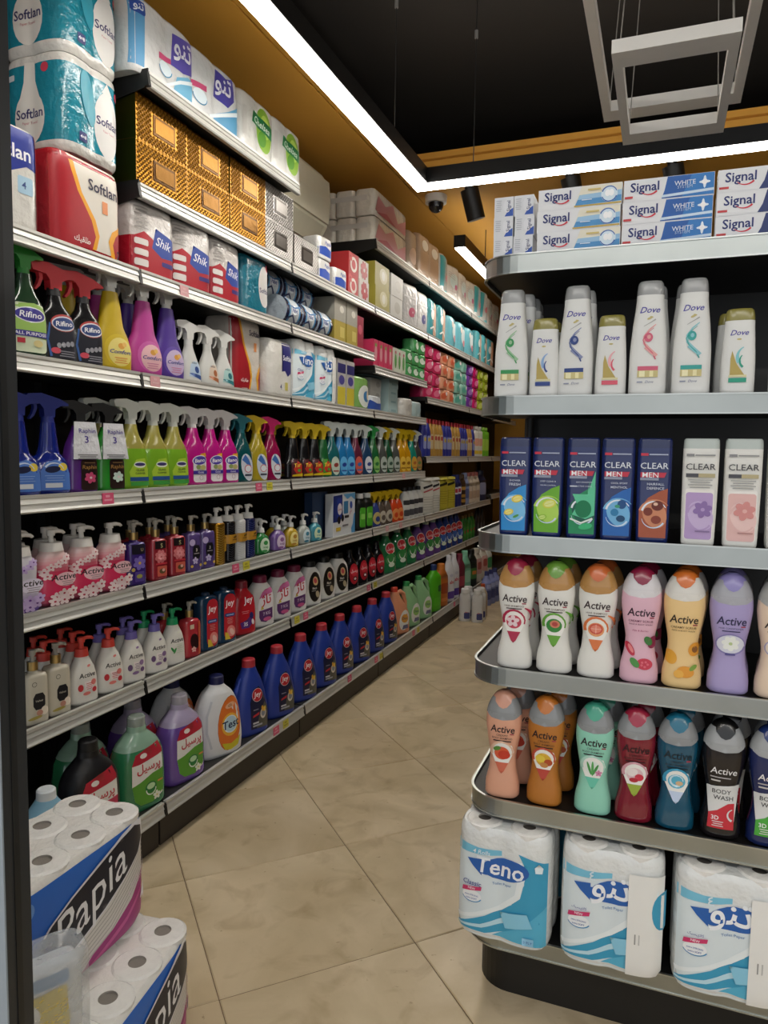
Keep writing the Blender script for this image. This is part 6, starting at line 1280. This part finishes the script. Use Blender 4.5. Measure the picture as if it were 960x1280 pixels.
# on the floor by the far shelves
for i, (x, y) in enumerate(((-1.60, 6.26), (-1.485, 6.26), (-1.60, 6.37), (-1.485, 6.37))):
    place('floor_white', (x, y, 0), .35, check('white shrink-wrapped bottle on the floor, %s of the pack of four' % ('front left', 'front right', 'back left', 'back right')[i]), 'white bottles on the floor')
place('floor_orange', (-1.50, 6.52, 0), .6, check(K['floor_orange'].desc))
for i, (x, y) in enumerate(((-1.575, 7.0), (-1.56, 7.12), (-1.545, 7.24))):
    place('floor_lav', (x, y, 0), .9, check('lavender cleaner bottle standing on the floor, %s of three' % ('nearest', 'middle', 'farthest')[i]), 'lavender bottles on the floor')

# ---------------------------------------------------------------- end stand
def put_end(key, xs, s, where, rear=0, jit=.06, z=None, gap=0):
    k = K[key]; y = EY + .012 + k.d/2 + rear*(k.d + .010 + gap)
    for i, x in enumerate(xs):
        l = k.desc if not rear else ('second', 'third', 'fourth')[rear-1] + '-row bottle behind the ' + k.desc
        if rear: where = ''
        if len(xs) > 1: l += ', ' + ORD[i] + ('' if i == 0 else ' from left')
        place(key, (x + rnd.uniform(-.003, .003)*rear, y, ES[s]), rnd.uniform(-jit, jit), check(l + (', ' + where if where else '')))
W_ = 'display stand'
for col, (key, x) in enumerate((('tp_end', -.402), ('tp_end', -.350), ('tp_gold', -.218), ('tp_white', -.014), ('tp_navy', .191))):
    k = K[key]
    for q in range(3):
        place(key, (x + rnd.uniform(-.002, .002), EY + .02 + k.d/2, ES[0] + q*k.h), rnd.uniform(-.01, .01), check('%s%s, %s of three, display stand top' % (k.desc, (', left stack', ', right stack', '', '', '')[col], ('bottom', 'middle', 'top')[q])), 'toothpaste boxes on the display stand')
for key, x in (('dove_green', -.374), ('dove_s_navy', -.289), ('dove_navy', -.213), ('dove_s_pink', -.128), ('dove_pink', -.043), ('dove_aqua', .054), ('dove_s_aqua', .154), ('dove_green', .262)):
    if x > .2: place(key, (x, EY + .012 + K[key].d/2, ES[1]), 0, check('tall white shampoo bottle cut by the right edge, display stand second shelf')); continue
    put_end(key, [x], 1, W_)
for r in (1, 2, 3): put_end('dove_green', [-.366 + .006*r], 1, W_, r, 0)
for key, x in (('dove_navy', -.205), ('dove_pink', -.036), ('dove_aqua', .045), ('dove_s_navy', -.285), ('dove_s_aqua', .142)): put_end(key, [x], 1, W_, 1, 0)
for key, x in (('clear_blue', -.354), ('clear_green', -.270), ('clear_mint', -.184), ('clear_cool', -.101), ('clear_copper', -.017), ('clear_lilac', .086), ('clear_rose', .177), ('clear_lime', .268)): put_end(key, [x], 2, W_, 0, .05)
for key, x in (('act_red', -.344), ('act_green', -.241), ('act_orange', -.137), ('scrub_pink', -.033), ('scrub_apricot', .066), ('act_lilac', .169), ('act_peach', .272)):
    put_end(key, [x], 3, W_, 0, .05); put_end(key, [x + .012], 3, W_, 1, .05, gap=.02)
for key, x in (('wash_peach', -.367), ('wash_orange', -.255), ('wash_mint', -.131), ('wash_red', -.031), ('wash_teal', .066), ('men_red', .170), ('men_green', .272)):
    put_end(key, [x], 4, W_, 0, .05); put_end(key, [x + .020], 4, W_, 1, .05, gap=.028)
put_end('wash_peach', [-.325], 4, W_, 2, gap=.03); put_end('wash_mint', [-.09], 4, W_, 2, gap=.03)
place('teno', (-.343, EY + .058, ES[5]), -.05, check('toilet roll pack with Latin wordmark, leftmost on the stand\'s lowest shelf'))
place('teno_fa', (-.074, EY + .062, ES[5]), .03, check('toilet roll pack with Persian wordmark, middle of the stand\'s lowest shelf'))
place('teno_fa', (.197, EY + .062, ES[5]), .03, check('toilet roll pack with Persian wordmark, cut by the right picture edge'))
place('teno', (-.325, EY + .30, ES[5]), 0, check('toilet roll pack behind the leftmost one on the stand\'s lowest shelf'))

# ---------------------------------------------------------------- by the door post
place('papia3', (-1.215, 1.235, 0), LEFT + .14, check('blue and magenta kitchen roll pack, lower one standing on the floor'), 'kitchen roll packs by the door post')
place('papia2', (-1.305, 1.225, .297), LEFT + .02, check('blue and magenta kitchen roll pack, upper one by the door post'), 'kitchen roll packs by the door post')
place('bag_papia', (-1.115, 1.045, .297), LEFT - .5, check(K['bag_papia'].desc))
if BAD: print('LABELS', BAD)
